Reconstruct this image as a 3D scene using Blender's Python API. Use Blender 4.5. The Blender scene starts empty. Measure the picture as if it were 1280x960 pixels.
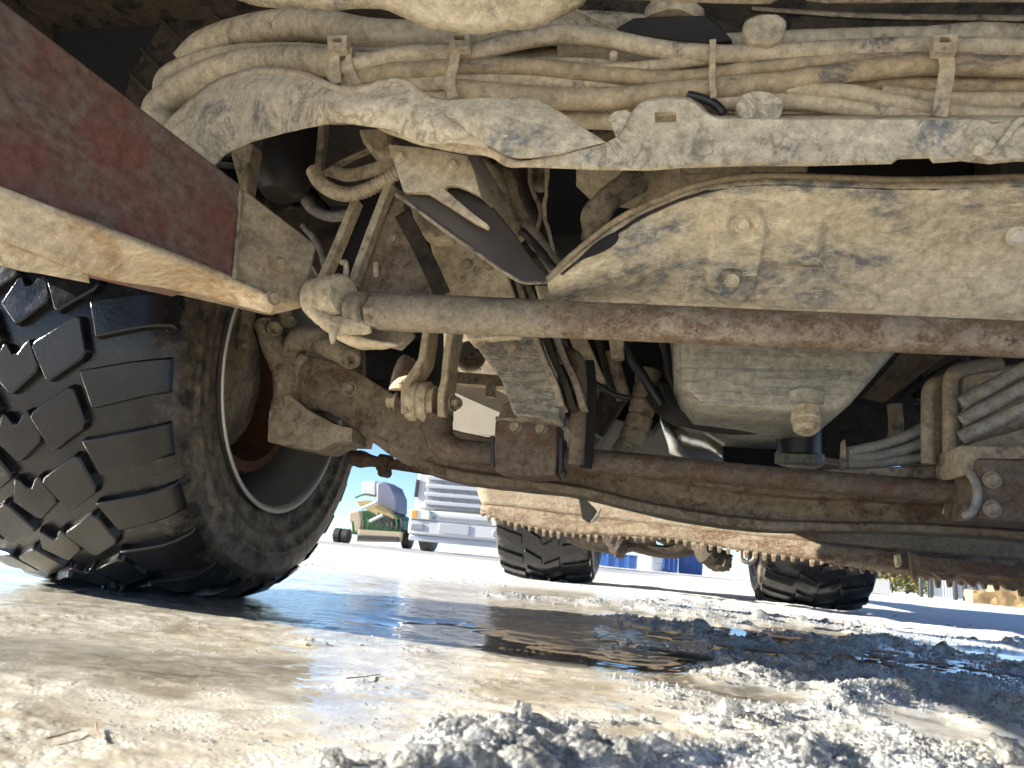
import bpy, bmesh, math, random
import numpy as np
from mathutils import Vector, Matrix, noise, geometry
random.seed(7)
R_ = math.radians
scene = bpy.context.scene

# ------------------------------------------------------------------ camera
F_PX = 924.0                       # focal length in pixels of the 1280 px wide photograph
CAM = Vector((0.0, 0.0, 0.15))
ROLL, PITCH, YAW = R_(5.3), R_(12.81), R_(12.55)
_f = Vector((-math.sin(YAW)*math.cos(PITCH), math.cos(YAW)*math.cos(PITCH), math.sin(PITCH)))
_r0 = Vector((math.cos(YAW), math.sin(YAW), 0.0))
_u0 = _r0.cross(_f)
FWD = _f
UP = _u0*math.cos(ROLL) - _r0*math.sin(ROLL)
RIGHT = _r0*math.cos(ROLL) + _u0*math.sin(ROLL)
cd = bpy.data.cameras.new('camera')
cd.sensor_width = 36.0
cd.lens = 36.0*F_PX/1280.0
cd.clip_start = 0.02
cd.clip_end = 5000
cd.dof.use_dof = True
cd.dof.focus_distance = 1.25
cd.dof.aperture_fstop = 11.0
cam = bpy.data.objects.new('camera', cd)
scene.collection.objects.link(cam)
cam.matrix_world = Matrix.Translation(CAM) @ Matrix((RIGHT, UP, -FWD)).transposed().to_4x4()
scene.camera = cam

# ------------------------------------------------------------------ sky and sun
SUN_EL, SUN_AZ = R_(20.0), R_(188.0)      # direction towards the sun: angle from +X, counter-clockwise
wd = bpy.data.worlds.new('World'); scene.world = wd; wd.use_nodes = True
wn = wd.node_tree.nodes; wl_ = wd.node_tree.links
bg = wn['Background']; bg.inputs['Strength'].default_value = 0.06
sky = wn.new('ShaderNodeTexSky'); sky.sky_type = 'NISHITA'; sky.sun_disc = False
sky.sun_elevation = SUN_EL
sky.sun_rotation = R_(90.0) - SUN_AZ      # the sky measures from +Y, clockwise
sky.air_density = 0.6; sky.dust_density = 0.0; sky.ozone_density = 3.0
wl_.new(sky.outputs[0], bg.inputs[0])
sd = bpy.data.lights.new('sun', 'SUN'); sd.energy = 5.0; sd.angle = R_(0.5); sd.color = (1.0, 0.93, 0.80)
sun = bpy.data.objects.new('sun', sd); scene.collection.objects.link(sun)
_sdir = Vector((math.cos(SUN_EL)*math.cos(SUN_AZ), math.cos(SUN_EL)*math.sin(SUN_AZ), math.sin(SUN_EL)))
sun.rotation_euler = _sdir.to_track_quat('Z', 'Y').to_euler()
sun.location = _sdir*30
scene.view_settings.view_transform = 'Standard'
scene.view_settings.look = 'None'
scene.view_settings.exposure = 1.95
scene.view_settings.gamma = 1.0
scene.view_settings.use_curve_mapping = False
scene.render.engine = 'CYCLES'
scene.cycles.max_bounces = 8
scene.cycles.diffuse_bounces = 4
scene.cycles.glossy_bounces = 3
scene.cycles.transmission_bounces = 6
scene.cycles.adaptive_threshold = 0.03
scene.cycles.use_denoising = True
scene.cycles.sample_clamp_indirect = 6.0

# ------------------------------------------------------------------ helpers
def ray(x, y):
    return FWD*F_PX + RIGHT*(x-640.0) + UP*(480.0-y)
def P(x, y, d):
    """world point that the photograph shows at pixel x, y when it stands d metres down the truck"""
    r = ray(x, y)
    return CAM + r*(d/r.y)
def G(x, y, z=0.0):
    r = ray(x, y)
    return CAM + r*((z-CAM.z)/r.z)
def mpp(p):
    return (p-CAM).dot(FWD)/F_PX
def dl(x):
    """the loom and its bracket swing back behind the beam on the left"""
    t = max(0.0, min(1.0, (460-x)/230)); return 0.13*t*t*(3-2*t)
def to_px(p):
    q = p-CAM; z = q.dot(FWD)
    return 640+F_PX*q.dot(RIGHT)/z, 480-F_PX*q.dot(UP)/z

WL = {}                                   # world location of each object's origin
def link(o, parent, wloc):
    scene.collection.objects.link(o)
    WL[o] = wloc.copy()
    if parent is not None:
        o.parent = parent
        o.location = wloc - WL[parent]
    else:
        o.location = wloc
    return o
def tag(o, label=None, cat=None, group=None, kind=None):
    if label: o['label'] = label
    if cat: o['category'] = cat
    if group: o['group'] = group
    if kind: o['kind'] = kind
    return o
def empty(name, loc):
    o = bpy.data.objects.new(name, None); o.empty_display_size = 0.2
    return link(o, None, Vector(loc))
def mk(name, verts, faces, mat, parent=None, smooth=True, bevel=0, solid=0, soff=-1, sub=0, jit=0, jsc=40, angle=38, label=None, segs=2):
    vs = [Vector(v) for v in verts]
    c = Vector((0, 0, 0))
    for v in vs: c += v
    c /= len(vs)
    if jit:
        vs = [v + noise.noise_vector(v*jsc)*jit for v in vs]
    me = bpy.data.meshes.new(name)
    me.from_pydata([v-c for v in vs], [], faces)
    me.update()
    if mat is not None: me.materials.append(mat)
    if smooth:
        me.shade_smooth()
        me.set_sharp_from_angle(angle=R_(angle))
    o = bpy.data.objects.new(name, me)
    link(o, parent, c)
    if solid:
        m = o.modifiers.new('solidify', 'SOLIDIFY'); m.thickness = solid; m.offset = soff
    if sub:
        m = o.modifiers.new('subsurf', 'SUBSURF'); m.levels = sub; m.render_levels = sub
    if bevel:
        m = o.modifiers.new('bevel', 'BEVEL'); m.width = bevel; m.segments = segs
        m.limit_method = 'ANGLE'; m.angle_limit = R_(35)
    if label: o['label'] = label
    return o
def fixn(o):
    bm = bmesh.new(); bm.from_mesh(o.data)
    bmesh.ops.recalc_face_normals(bm, faces=bm.faces)
    bm.to_mesh(o.data); bm.free()
    return o
def spline(pts, n=8):
    """Catmull-Rom through a list of Vectors (any size)"""
    out = []
    k = len(pts)
    if k == 2:
        return [pts[0].lerp(pts[1], i/n) for i in range(n+1)]
    for i in range(k-1):
        p0 = pts[i-1] if i else pts[0]*2-pts[1]
        p1, p2 = pts[i], pts[i+1]
        p3 = pts[i+2] if i+2 < k else pts[i+1]*2-pts[i]
        for j in range(n):
            t = j/n
            out.append(0.5*((2*p1) + (p2-p0)*t + (2*p0-5*p1+4*p2-p3)*t*t + (3*p1-p0-3*p2+p3)*t**3))
    out.append(pts[-1].copy())
    return out
def resample(pts, n):
    L = [0.0]
    for a, b in zip(pts, pts[1:]): L.append(L[-1]+(b-a).length)
    out = []; j = 0
    for i in range(n+1):
        s = L[-1]*i/n
        while j < len(L)-2 and L[j+1] < s: j += 1
        t = (s-L[j])/max(L[j+1]-L[j], 1e-9)
        out.append(pts[j].lerp(pts[j+1], t))
    return out
def circle(n):
    return [(math.cos(2*math.pi*i/n), math.sin(2*math.pi*i/n)) for i in range(n)]
def sweep_geo(path, rad, sec, up=None, cap=True):
    """path: Vectors; rad: per-point scale (or (sx, sy)); sec: 2-D section"""
    vs, fs = [], []
    m = len(sec); n = len(path)
    t0 = (path[1]-path[0]).normalized()
    nrm = Vector(up) if up is not None else (Vector((0, 0, 1)) if abs(t0.z) < 0.8 else Vector((0, 1, 0)))
    for i, p in enumerate(path):
        t = (path[min(i+1, n-1)]-path[max(i-1, 0)]).normalized()
        ref = Vector(up) if up is not None else nrm
        nn = (ref - t*ref.dot(t)).normalized()
        if up is None: nrm = nn
        b = t.cross(nn)
        r = rad[i]
        sx, sy = r if isinstance(r, tuple) else (r, r)
        for (a, c) in sec: vs.append(p + b*(a*sx) + nn*(c*sy))
    for i in range(n-1):
        for j in range(m):
            k = (j+1) % m
            fs.append((i*m+j, i*m+k, (i+1)*m+k, (i+1)*m+j))
    if cap:
        fs.append(tuple(reversed(range(m)))); fs.append(tuple(range((n-1)*m, n*m)))
    return vs, fs
def ext(pts):
    """members that leave the picture on the right run on to the far side of the truck"""
    pts = list(pts)
    a, b = pts[-2], pts[-1]
    if b[0] >= 1285 and a[0] < b[0] and b[2] < 4:
        sl = max(-0.05, min(0.13, (b[1]-a[1])/(b[0]-a[0])))
        sd = (b[2]-a[2])/(b[0]-a[0])
        pts.append((b[0]+370, b[1]+sl*370, b[2]+sd*370)+tuple(b[3:]))
    return pts
def tube(name, pts, r, mat, parent, n=12, sub=6, wob=0.06, label=None, jit=0, smooth_path=True):
    """pts: (x, y, depth[, radius px]) in photograph pixels"""
    q = []
    for p in ext(pts):
        w = P(*p[:3])
        rr = (p[3] if len(p) > 3 else r)*mpp(w)
        q.append(Vector((w.x, w.y, w.z, rr)))
    s = spline(q, sub) if smooth_path else q
    path = [Vector(v[:3]) for v in s]
    ph = random.random()*50
    rad = [v[3]*(1+wob*noise.noise(Vector((i*0.37+ph, ph, 0)))) for i, v in enumerate(s)]
    vs, fs = sweep_geo(path, rad, circle(n))
    return mk(name, vs, fs, mat, parent, label=label, jit=jit, jsc=60)
def wtube(name, pts, r, mat, parent, n=12, sub=6, label=None):
    """the same with world points and a radius in metres"""
    s = spline([Vector(p) for p in pts], sub)
    vs, fs = sweep_geo(s, [r]*len(s), circle(n))
    return mk(name, vs, fs, mat, parent, label=label)
def bar(name, pts, w, h, mat, parent, sub=6, bevel=0.002, up=None, label=None, jit=0):
    """flat bar along a path; w, h half sizes in metres; h runs along up"""
    path = spline([P(*p) for p in pts], sub)
    vs, fs = sweep_geo(path, [(w, h)]*len(path), [(-1, -1), (1, -1), (1, 1), (-1, 1)], up=up)
    return mk(name, vs, fs, mat, parent, bevel=bevel, label=label, jit=jit)
def loft(name, curves, nu, nv, th, mat, parent, disp=None, bevel=0, label=None, straight=False, jit=0, jsc=40, cross=True):
    cs = []
    for c in curves:
        q = [P(*p) for p in ext(c)]
        cs.append(resample(q if straight else spline(q, 6), nu))
    rows = []
    for i in range(nu+1):
        col = [c[i] for c in cs]
        rows.append(resample(spline(col, 6) if cross else col, nv))
    vs = [p for row in rows for p in row]
    fs = []
    for i in range(nu):
        for j in range(nv):
            a = i*(nv+1)+j
            fs.append((a, a+1, a+nv+2, a+nv+1))
    mid = vs[(nu//2)*(nv+1)+nv//2]
    e1 = vs[(nu//2)*(nv+1)+nv//2+1]-mid; e2 = vs[(nu//2+1)*(nv+1)+nv//2]-mid
    nrm = e1.cross(e2)
    if nrm.dot(CAM-mid) < 0:
        fs = [tuple(reversed(f)) for f in fs]; nrm = -nrm
    nrm.normalize()
    if disp:
        out = []
        for v in vs:
            out.append(v + nrm*disp(*to_px(v)))
        vs = out
    return mk(name, vs, fs, mat, parent, solid=th, soff=-1, bevel=bevel, label=label, jit=jit, jsc=jsc)
def prism_geo(front, vec, holes=()):
    loops = [list(front)]+[list(h) for h in holes]
    tri = geometry.tessellate_polygon(loops)
    flat = [v for l in loops for v in l]
    n = len(flat)
    vs = flat + [v+vec for v in flat]
    fs = [tuple(t) for t in tri] + [tuple(n+i for i in reversed(t)) for t in tri]
    o = 0
    for l in loops:
        m = len(l)
        for i in range(m):
            j = (i+1) % m
            fs.append((o+i, o+j, n+o+j, n+o+i))
        o += m
    return vs, fs
def prism(name, outline, d, mat, parent, back=0.05, vec=None, holes=(), bevel=0.003, label=None, jit=0, smooth_outline=0):
    """outline in pixels (x, y) at depth d, or (x, y, d); extruded by vec (world) or straight back"""
    pts = [P(p[0], p[1], p[2] if len(p) > 2 else d) for p in outline]
    if smooth_outline:
        pts = spline(pts+[pts[0]], smooth_outline)[:-1]
    hs = [[P(p[0], p[1], p[2] if len(p) > 2 else d) for p in h] for h in holes]
    v = Vector(vec) if vec is not None else Vector((0, back, 0))
    vs, fs = prism_geo(pts, v, hs)
    o = mk(name, vs, fs, mat, parent, bevel=bevel, label=label, jit=jit)
    return fixn(o)
def lathe_geo(prof, c, axis, n=24, phase=0.0):
    ax = Vector(axis).normalized()
    u = ax.orthogonal().normalized(); w = ax.cross(u)
    vs, fs = [], []
    m = len(prof)
    for i in range(n):
        a = 2*math.pi*i/n+phase
        dirv = u*math.cos(a)+w*math.sin(a)
        for (h, r) in prof: vs.append(Vector(c)+ax*h+dirv*r)
    for i in range(n):
        k = (i+1) % n
        for j in range(m-1):
            fs.append((i*m+j, k*m+j, k*m+j+1, i*m+j+1))
    return vs, fs
def lathe(name, prof, c, axis, mat, parent, n=24, bevel=0, label=None, jit=0, angle=35):
    prof = list(prof)
    if prof[0][1] > 1e-5: prof = [(prof[0][0], 1e-4)]+prof
    if prof[-1][1] > 1e-5: prof = prof+[(prof[-1][0], 1e-4)]
    vs, fs = lathe_geo(prof, c, axis, n)
    o = mk(name, vs, fs, mat, parent, bevel=bevel, label=label, jit=jit, angle=angle)
    return fixn(o)
def bolt(name, c, axis, r, h, mat, parent, label=None):
    """hexagonal head on a washer"""
    v1, f1 = lathe_geo([(0, 1e-4), (0, r*1.45), (h*.2, r*1.4), (h*.2, 1e-4)], c, axis, 16)
    v2, f2 = lathe_geo([(h*.2, 1e-4), (h*.2, r), (h*.85, r), (h, r*.82), (h, 1e-4)], c, axis, 6)
    k = len(v1)
    return fixn(mk(name, v1+v2, f1+[tuple(i+k for i in f) for f in f2], mat, parent, label=label, angle=25))
def box_geo(a, b):
    x0, y0, z0 = a; x1, y1, z1 = b
    vs = [(x0,y0,z0),(x1,y0,z0),(x1,y1,z0),(x0,y1,z0),(x0,y0,z1),(x1,y0,z1),(x1,y1,z1),(x0,y1,z1)]
    fs = [(0,3,2,1),(4,5,6,7),(0,1,5,4),(1,2,6,5),(2,3,7,6),(3,0,4,7)]
    return [Vector(v) for v in vs], fs
def box(name, a, b, mat, parent, bevel=0.01, label=None, jit=0):
    vs, fs = box_geo(a, b)
    return mk(name, vs, fs, mat, parent, bevel=bevel, label=label, jit=jit)
def join(parts):
    vs, fs = [], []
    for v, f in parts:
        k = len(vs); vs += list(v); fs += [tuple(i+k for i in q) for q in f]
    return vs, fs

# ------------------------------------------------------------------ materials
def _n(nt, typ, **kw):
    n = nt.nodes.new(typ)
    for k, v in kw.items(): setattr(n, k, v)
    return n
def _noise(nt, co, scale, detail=6, rough=0.6, dist=0.0):
    n = nt.nodes.new('ShaderNodeTexNoise')
    n.inputs['Scale'].default_value = scale; n.inputs['Detail'].default_value = detail
    n.inputs['Roughness'].default_value = rough; n.inputs['Distortion'].default_value = dist
    nt.links.new(co, n.inputs['Vector'])
    return n.outputs['Fac']
def _ramp(nt, fac, a, b, c0=(0,0,0,1), c1=(1,1,1,1)):
    r = nt.nodes.new('ShaderNodeValToRGB')
    r.color_ramp.elements[0].position = a; r.color_ramp.elements[0].color = c0
    r.color_ramp.elements[1].position = b; r.color_ramp.elements[1].color = c1
    nt.links.new(fac, r.inputs['Fac'])
    return r.outputs['Color']
def _mix(nt, fac, a, b, blend='MIX'):
    m = nt.nodes.new('ShaderNodeMix'); m.data_type = 'RGBA'; m.blend_type = blend
    for i, v in ((0, fac), (6, a), (7, b)):
        if hasattr(v, 'node'): nt.links.new(v, m.inputs[i])
        elif i == 0: m.inputs[0].default_value = v
        else: m.inputs[i].default_value = tuple(v)+(1,) if len(v) == 3 else v
    return m.outputs[2]
def _math(nt, op, a, b=None, clamp=False):
    m = nt.nodes.new('ShaderNodeMath'); m.operation = op; m.use_clamp = clamp
    for i, v in enumerate((a, b)):
        if v is None: continue
        if hasattr(v, 'node'): nt.links.new(v, m.inputs[i])
        else: m.inputs[i].default_value = v
    return m.outputs[0]
def newmat(name):
    m = bpy.data.materials.new(name); m.use_nodes = True
    nt = m.node_tree
    return m, nt, nt.nodes['Principled BSDF']
def coords(nt, stretch=None, kind='Object'):
    tc = nt.nodes.new('ShaderNodeTexCoord')
    co = tc.outputs[kind]
    if stretch:
        mp = nt.nodes.new('ShaderNodeMapping')
        mp.inputs['Scale'].default_value = stretch
        nt.links.new(co, mp.inputs['Vector']); co = mp.outputs[0]
    return co
def dirt(name, mud, mud2, bare, amount=0.35, s=9.0, sb=14.0, bump=0.35, rough=0.85, bare_rough=0.5, metal=0.0,
         stretch=None, scratch=0.0, grain=70.0, speck=None, spot=0.62, vein=0.0, soft=0.06):
    """dried mud over a bare surface that shows through in patches, veins and scratches"""
    m, nt, b = newmat(name)
    co = coords(nt); co2 = coords(nt, stretch) if stretch else co
    a = _ramp(nt, _noise(nt, co, s, 6, 0.7, 0.5), 0.38, 0.62)
    col = _mix(nt, a, mud, mud2)
    bf = _noise(nt, co2, sb, 7, 0.70, 0.5)
    thr = 0.5+(0.5-amount)*0.42
    mask = _ramp(nt, bf, thr-soft*0.5, thr+soft*0.5)
    brk = _ramp(nt, _noise(nt, co2, sb*8, 5, 0.72), 0.42, 0.54)     # the patches themselves are broken up
    mask = _math(nt, 'MULTIPLY', mask, _math(nt, 'ADD', _math(nt, 'MULTIPLY', brk, 0.7), 0.3))
    col = _mix(nt, mask, col, bare)
    if vein:
        vn = _math(nt, 'ABSOLUTE', _math(nt, 'SUBTRACT', _noise(nt, co2, sb*1.3, 6, 0.6, 1.2), 0.5))
        vm = _ramp(nt, vn, 0.0, 0.030, (1, 1, 1, 1), (0, 0, 0, 1))
        gate = _ramp(nt, _noise(nt, co, s*0.8, 3, 0.5), 0.44, 0.52)
        col = _mix(nt, _math(nt, 'MULTIPLY', _math(nt, 'MULTIPLY', vm, gate), vein), col, tuple(v*0.55 for v in mud2))
    g = _noise(nt, co, grain, 6, 0.78)
    gm = _ramp(nt, g, 0.30, 0.70, (0.52, 0.50, 0.46, 1), (1.25, 1.25, 1.25, 1))
    col = _mix(nt, 1.0, col, gm, 'MULTIPLY')
    g2 = _noise(nt, co, 900, 2, 0.6)
    col = _mix(nt, 1.0, col, _ramp(nt, g2, 0.3, 0.7, (0.86, 0.86, 0.86, 1), (1.1, 1.1, 1.1, 1)), 'MULTIPLY')
    if speck:
        sp = _ramp(nt, _noise(nt, co, 60, 8, 0.75), spot, spot+0.05)
        col = _mix(nt, sp, col, speck)
    h = _math(nt, 'ADD', _math(nt, 'MULTIPLY', g, 0.75), _math(nt, 'MULTIPLY', _noise(nt, co, 20, 3, 0.6), 0.9))
    if scratch:
        for rz, sx in ((0.5, 1.0), (-0.9, 1.7), (0.15, 0.6)):
            mp = nt.nodes.new('ShaderNodeMapping'); mp.inputs['Rotation'].default_value = (0.3, rz, rz)
            mp.inputs['Scale'].default_value = (7*sx, 7, 150)
            nt.links.new(coords(nt), mp.inputs['Vector'])
            sc = _ramp(nt, _noise(nt, mp.outputs[0], 2.2, 3, 0.55, 0.8), 0.665, 0.70)
            col = _mix(nt, _math(nt, 'MULTIPLY', sc, scratch), col, tuple(v*0.62 for v in mud2) if sx < 1.5 else tuple(min(1, v*1.25) for v in mud))
    nt.links.new(col, b.inputs['Base Color'])
    ro = _math(nt, 'ADD', _math(nt, 'MULTIPLY', mask, bare_rough-rough), rough)
    nt.links.new(ro, b.inputs['Roughness'])
    if metal: nt.links.new(_math(nt, 'MULTIPLY', mask, metal), b.inputs['Metallic'])
    bp = nt.nodes.new('ShaderNodeBump'); bp.inputs['Strength'].default_value = min(1, bump*2.0); bp.inputs['Distance'].default_value = 0.006
    nt.links.new(h, bp.inputs['Height']); nt.links.new(bp.outputs[0], b.inputs['Normal'])
    b.inputs['Specular IOR Level'].default_value = 0.3
    return m
def plain(name, col, rough=0.6, metal=0.0, var=0.15, s=20, bump=0.0, emit=None):
    m, nt, b = newmat(name)
    co = coords(nt)
    a = _noise(nt, co, s, 6, 0.6)
    c = _mix(nt, a, tuple(v*(1-var) for v in col), tuple(min(1, v*(1+var)) for v in col))
    nt.links.new(c, b.inputs['Base Color'])
    b.inputs['Roughness'].default_value = rough; b.inputs['Metallic'].default_value = metal
    if bump:
        bp = nt.nodes.new('ShaderNodeBump'); bp.inputs['Strength'].default_value = bump; bp.inputs['Distance'].default_value = 0.003
        nt.links.new(_noise(nt, co, 120, 4, 0.7), bp.inputs['Height']); nt.links.new(bp.outputs[0], b.inputs['Normal'])
    return m

TAN, TAN2 = (0.66, 0.555, 0.39), (0.53, 0.44, 0.305)
M = {}
M['mud'] = dirt('dried_tan_mud', TAN, TAN2, (0.30, 0.245, 0.17), 0.30, s=12)
M['mud_pale'] = dirt('pale_dust_on_plastic', (0.70, 0.61, 0.45), (0.58, 0.50, 0.365), (0.24, 0.24, 0.23), 0.30, s=8, sb=11, scratch=0.3, bump=0.25, vein=0.9)
M['mud_guard'] = dirt('pale_dust_rubbed_plastic', (0.69, 0.60, 0.44), (0.60, 0.515, 0.375), (0.20, 0.215, 0.22), 0.38, s=7, sb=6.5, stretch=(1.0, 2.0, 1.5), scratch=0.6, bump=0.25, vein=0.5, soft=0.10)
M['mud_cable'] = dirt('dusty_cable_sheath', (0.62, 0.52, 0.365), (0.48, 0.40, 0.28), (0.17, 0.16, 0.14), 0.22, s=10, sb=18, bump=0.2, rough=0.8)
M['mud_brown'] = dirt('brown_mud_on_casting', (0.43, 0.355, 0.255), (0.29, 0.24, 0.17), (0.12, 0.10, 0.075), 0.34, s=14, sb=20, bump=0.4, speck=(0.42, 0.35, 0.25), spot=0.66)
M['grime_shade'] = dirt('shade_darkened_grime', (0.075, 0.058, 0.040), (0.042, 0.034, 0.024), (0.014, 0.012, 0.010), 0.40, s=12, sb=18, bump=0.4, rough=0.7, bare_rough=0.4)  # grime, with the shade of recesses darkened into its colour
M['rust'] = dirt('rusted_steel_tube', (0.37, 0.30, 0.225), (0.26, 0.205, 0.15), (0.19, 0.110, 0.062), 0.50, s=26, sb=30, bump=0.45, speck=(0.085, 0.062, 0.05), spot=0.60)
M['rust_pale'] = dirt('dusty_grey_steel', (0.37, 0.31, 0.225), (0.28, 0.232, 0.168), (0.20, 0.17, 0.135), 0.36, s=22, sb=34, bump=0.4, speck=(0.12, 0.095, 0.07), spot=0.64)
M['rust_dark'] = dirt('dark_rusted_steel', (0.20, 0.153, 0.112), (0.135, 0.105, 0.08), (0.13, 0.068, 0.038), 0.42, s=22, sb=30, bump=0.5, speck=(0.30, 0.235, 0.165), spot=0.64)
M['axle'] = dirt('rusty_axle_mud', (0.31, 0.25, 0.175), (0.215, 0.17, 0.12), (0.135, 0.08, 0.045), 0.40, s=12, sb=26, bump=0.4, speck=(0.09, 0.065, 0.05), spot=0.63)
M['red'] = dirt('scuffed_red_paint', (0.235, 0.098, 0.078), (0.18, 0.105, 0.085), (0.215, 0.165, 0.13), 0.53, s=8, sb=9, bump=0.12, rough=0.55, bare_rough=0.7, speck=(0.30, 0.23, 0.17), spot=0.69, scratch=0.2, soft=0.16)
M['orange_mud'] = dirt('orange_dust_on_steel', (0.68, 0.56, 0.40), (0.56, 0.455, 0.32), (0.46, 0.32, 0.185), 0.36, s=10, sb=8, stretch=(1, 1, 3), bump=0.15)
M['sump'] = dirt('scraped_aluminium_sump', (0.52, 0.475, 0.37), (0.42, 0.395, 0.315), (0.28, 0.28, 0.255), 0.45, s=8, sb=9, stretch=(0.5, 1.5, 9.0), scratch=0.3, bump=0.2, rough=0.7, bare_rough=0.45, metal=0.4)
M['galv'] = dirt('grey_zinc_steel', (0.34, 0.305, 0.245), (0.23, 0.225, 0.21), (0.28, 0.295, 0.30), 0.42, s=22, sb=36, bump=0.35, rough=0.7, bare_rough=0.4, metal=0.5)
M['grey_leaf'] = dirt('grey_streaked_steel', (0.36, 0.32, 0.24), (0.22, 0.20, 0.16), (0.12, 0.115, 0.105), 0.46, s=16, sb=16, stretch=(1.2, 1.2, 6.0), bump=0.4)
M['black'] = plain('black_hose_rubber', (0.018, 0.017, 0.017), 0.38, 0, 0.4, 60, 0.2)
M['black_dull'] = plain('black_plastic', (0.026, 0.022, 0.019), 0.62, 0, 0.5, 30, 0.3)
M['shade_black'] = plain('shade_black_fill', (0.008, 0.0075, 0.007), 0.85, 0, 0.5, 15, 0.4)  # near-black colour that stands for deep shade in gaps and recesses
M['foil'] = plain('bright_heat_shield_foil', (0.80, 0.76, 0.66), 0.22, 1.0, 0.1, 30, 0.5)
M['silver'] = plain('silver_rim_paint', (0.33, 0.32, 0.30), 0.42, 0.55, 0.15, 30, 0.2)
M['drum'] = dirt('orange_rust_brake_drum', (0.17, 0.078, 0.036), (0.115, 0.055, 0.028), (0.10, 0.05, 0.028), 0.35, s=14, sb=12, bump=0.3)
M['white_metal'] = plain('bare_white_metal', (0.62, 0.58, 0.50), 0.5, 0.2, 0.15)
M['mud_mid'] = dirt('brown_tan_dust', (0.42, 0.335, 0.22), (0.32, 0.255, 0.17), (0.20, 0.155, 0.105), 0.36, s=10, sb=12, bump=0.2)

# ------------------------------------------------------------------ ground: trodden ice with slush, one sheet to the horizon
def _hash(ix, iy, seed):
    h = (ix.astype(np.int64)*374761393 + iy.astype(np.int64)*668265263 + seed*1442695041) & 0xffffffff
    h = ((h ^ (h >> 13))*1274126177) & 0xffffffff
    h = (h ^ (h >> 16)) & 0xffffffff
    return h/4294967295.0
def vnoise(x, y, seed=0):
    ix = np.floor(x); iy = np.floor(y); fx = x-ix; fy = y-iy
    u = fx*fx*(3-2*fx); v = fy*fy*(3-2*fy)
    a = _hash(ix, iy, seed); b = _hash(ix+1, iy, seed); c = _hash(ix, iy+1, seed); d = _hash(ix+1, iy+1, seed)
    return (a*(1-u)+b*u)*(1-v)+(c*(1-u)+d*u)*v
def fbm(x, y, seed=0, o=4, g=0.5):
    s = 0; a = 1.0; t = 0
    for i in range(o):
        s = s+a*vnoise(x*2**i+i*17.3, y*2**i-i*9.1, seed+i); t += a; a *= g
    return s/t
def cells(x, y, seed=0):
    """rounded lumps: 1 at a cell's centre, falling to 0 at its rim"""
    ix = np.floor(x); iy = np.floor(y)
    best = np.full(x.shape, 9.0); hh = np.zeros(x.shape)
    for dx in (-1, 0, 1):
        for dy in (-1, 0, 1):
            cx = ix+dx; cy = iy+dy
            px = cx+_hash(cx, cy, seed); py = cy+_hash(cx, cy, seed+5)
            d = (px-x)**2+(py-y)**2
            m = d < best
            best = np.where(m, d, best); hh = np.where(m, _hash(cx, cy, seed+9), hh)
    return np.sqrt(np.clip(1-best*1.3, 0, 1))*(0.35+0.65*hh)
def sstep(a, b, x):
    t = np.clip((x-a)/(b-a), 0, 1); return t*t*(3-2*t)
def seg_dist(x, y, a, b):
    ax, ay = a; bx, by = b
    t = np.clip(((x-ax)*(bx-ax)+(y-ay)*(by-ay))/((bx-ax)**2+(by-ay)**2), 0, 1)
    return np.hypot(x-ax-t*(bx-ax), y-ay-t*(by-ay))
def _gl(pts, z=0.015):
    return [tuple(G(x, y, z)[:2]) for x, y in pts]
RIDGES = [  # crest lines of the slush left between the wheel tracks: points, half width, strength
    (_gl([(470, 964), (540, 957), (600, 950), (740, 936), (900, 932), (1060, 928), (1300, 950)]), 0.044, 0.85),
    (_gl([(560, 905), (690, 890), (800, 885), (900, 892), (960, 905)]), 0.030, 0.62),
    (_gl([(930, 884), (1040, 866), (1150, 860), (1300, 888)]), 0.055, 1.0),
    (_gl([(840, 842), (940, 834), (1060, 836), (1180, 845), (1300, 850)]), 0.075, 0.85),
    (_gl([(780, 770), (850, 782), (930, 800), (1010, 808), (1110, 800), (1200, 816), (1300, 838)]), 0.075, 1.0),
    (_gl([(740, 752), (860, 764), (960, 772), (1080, 782), (1300, 806)]), 0.11, 0.75),
    (_gl([(640, 742), (760, 752), (860, 748), (960, 752), (1080, 764)]), 0.16, 0.6),
    (_gl([(400, 790), (440, 792), (520, 800)]), 0.02, 0.25),
]
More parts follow.
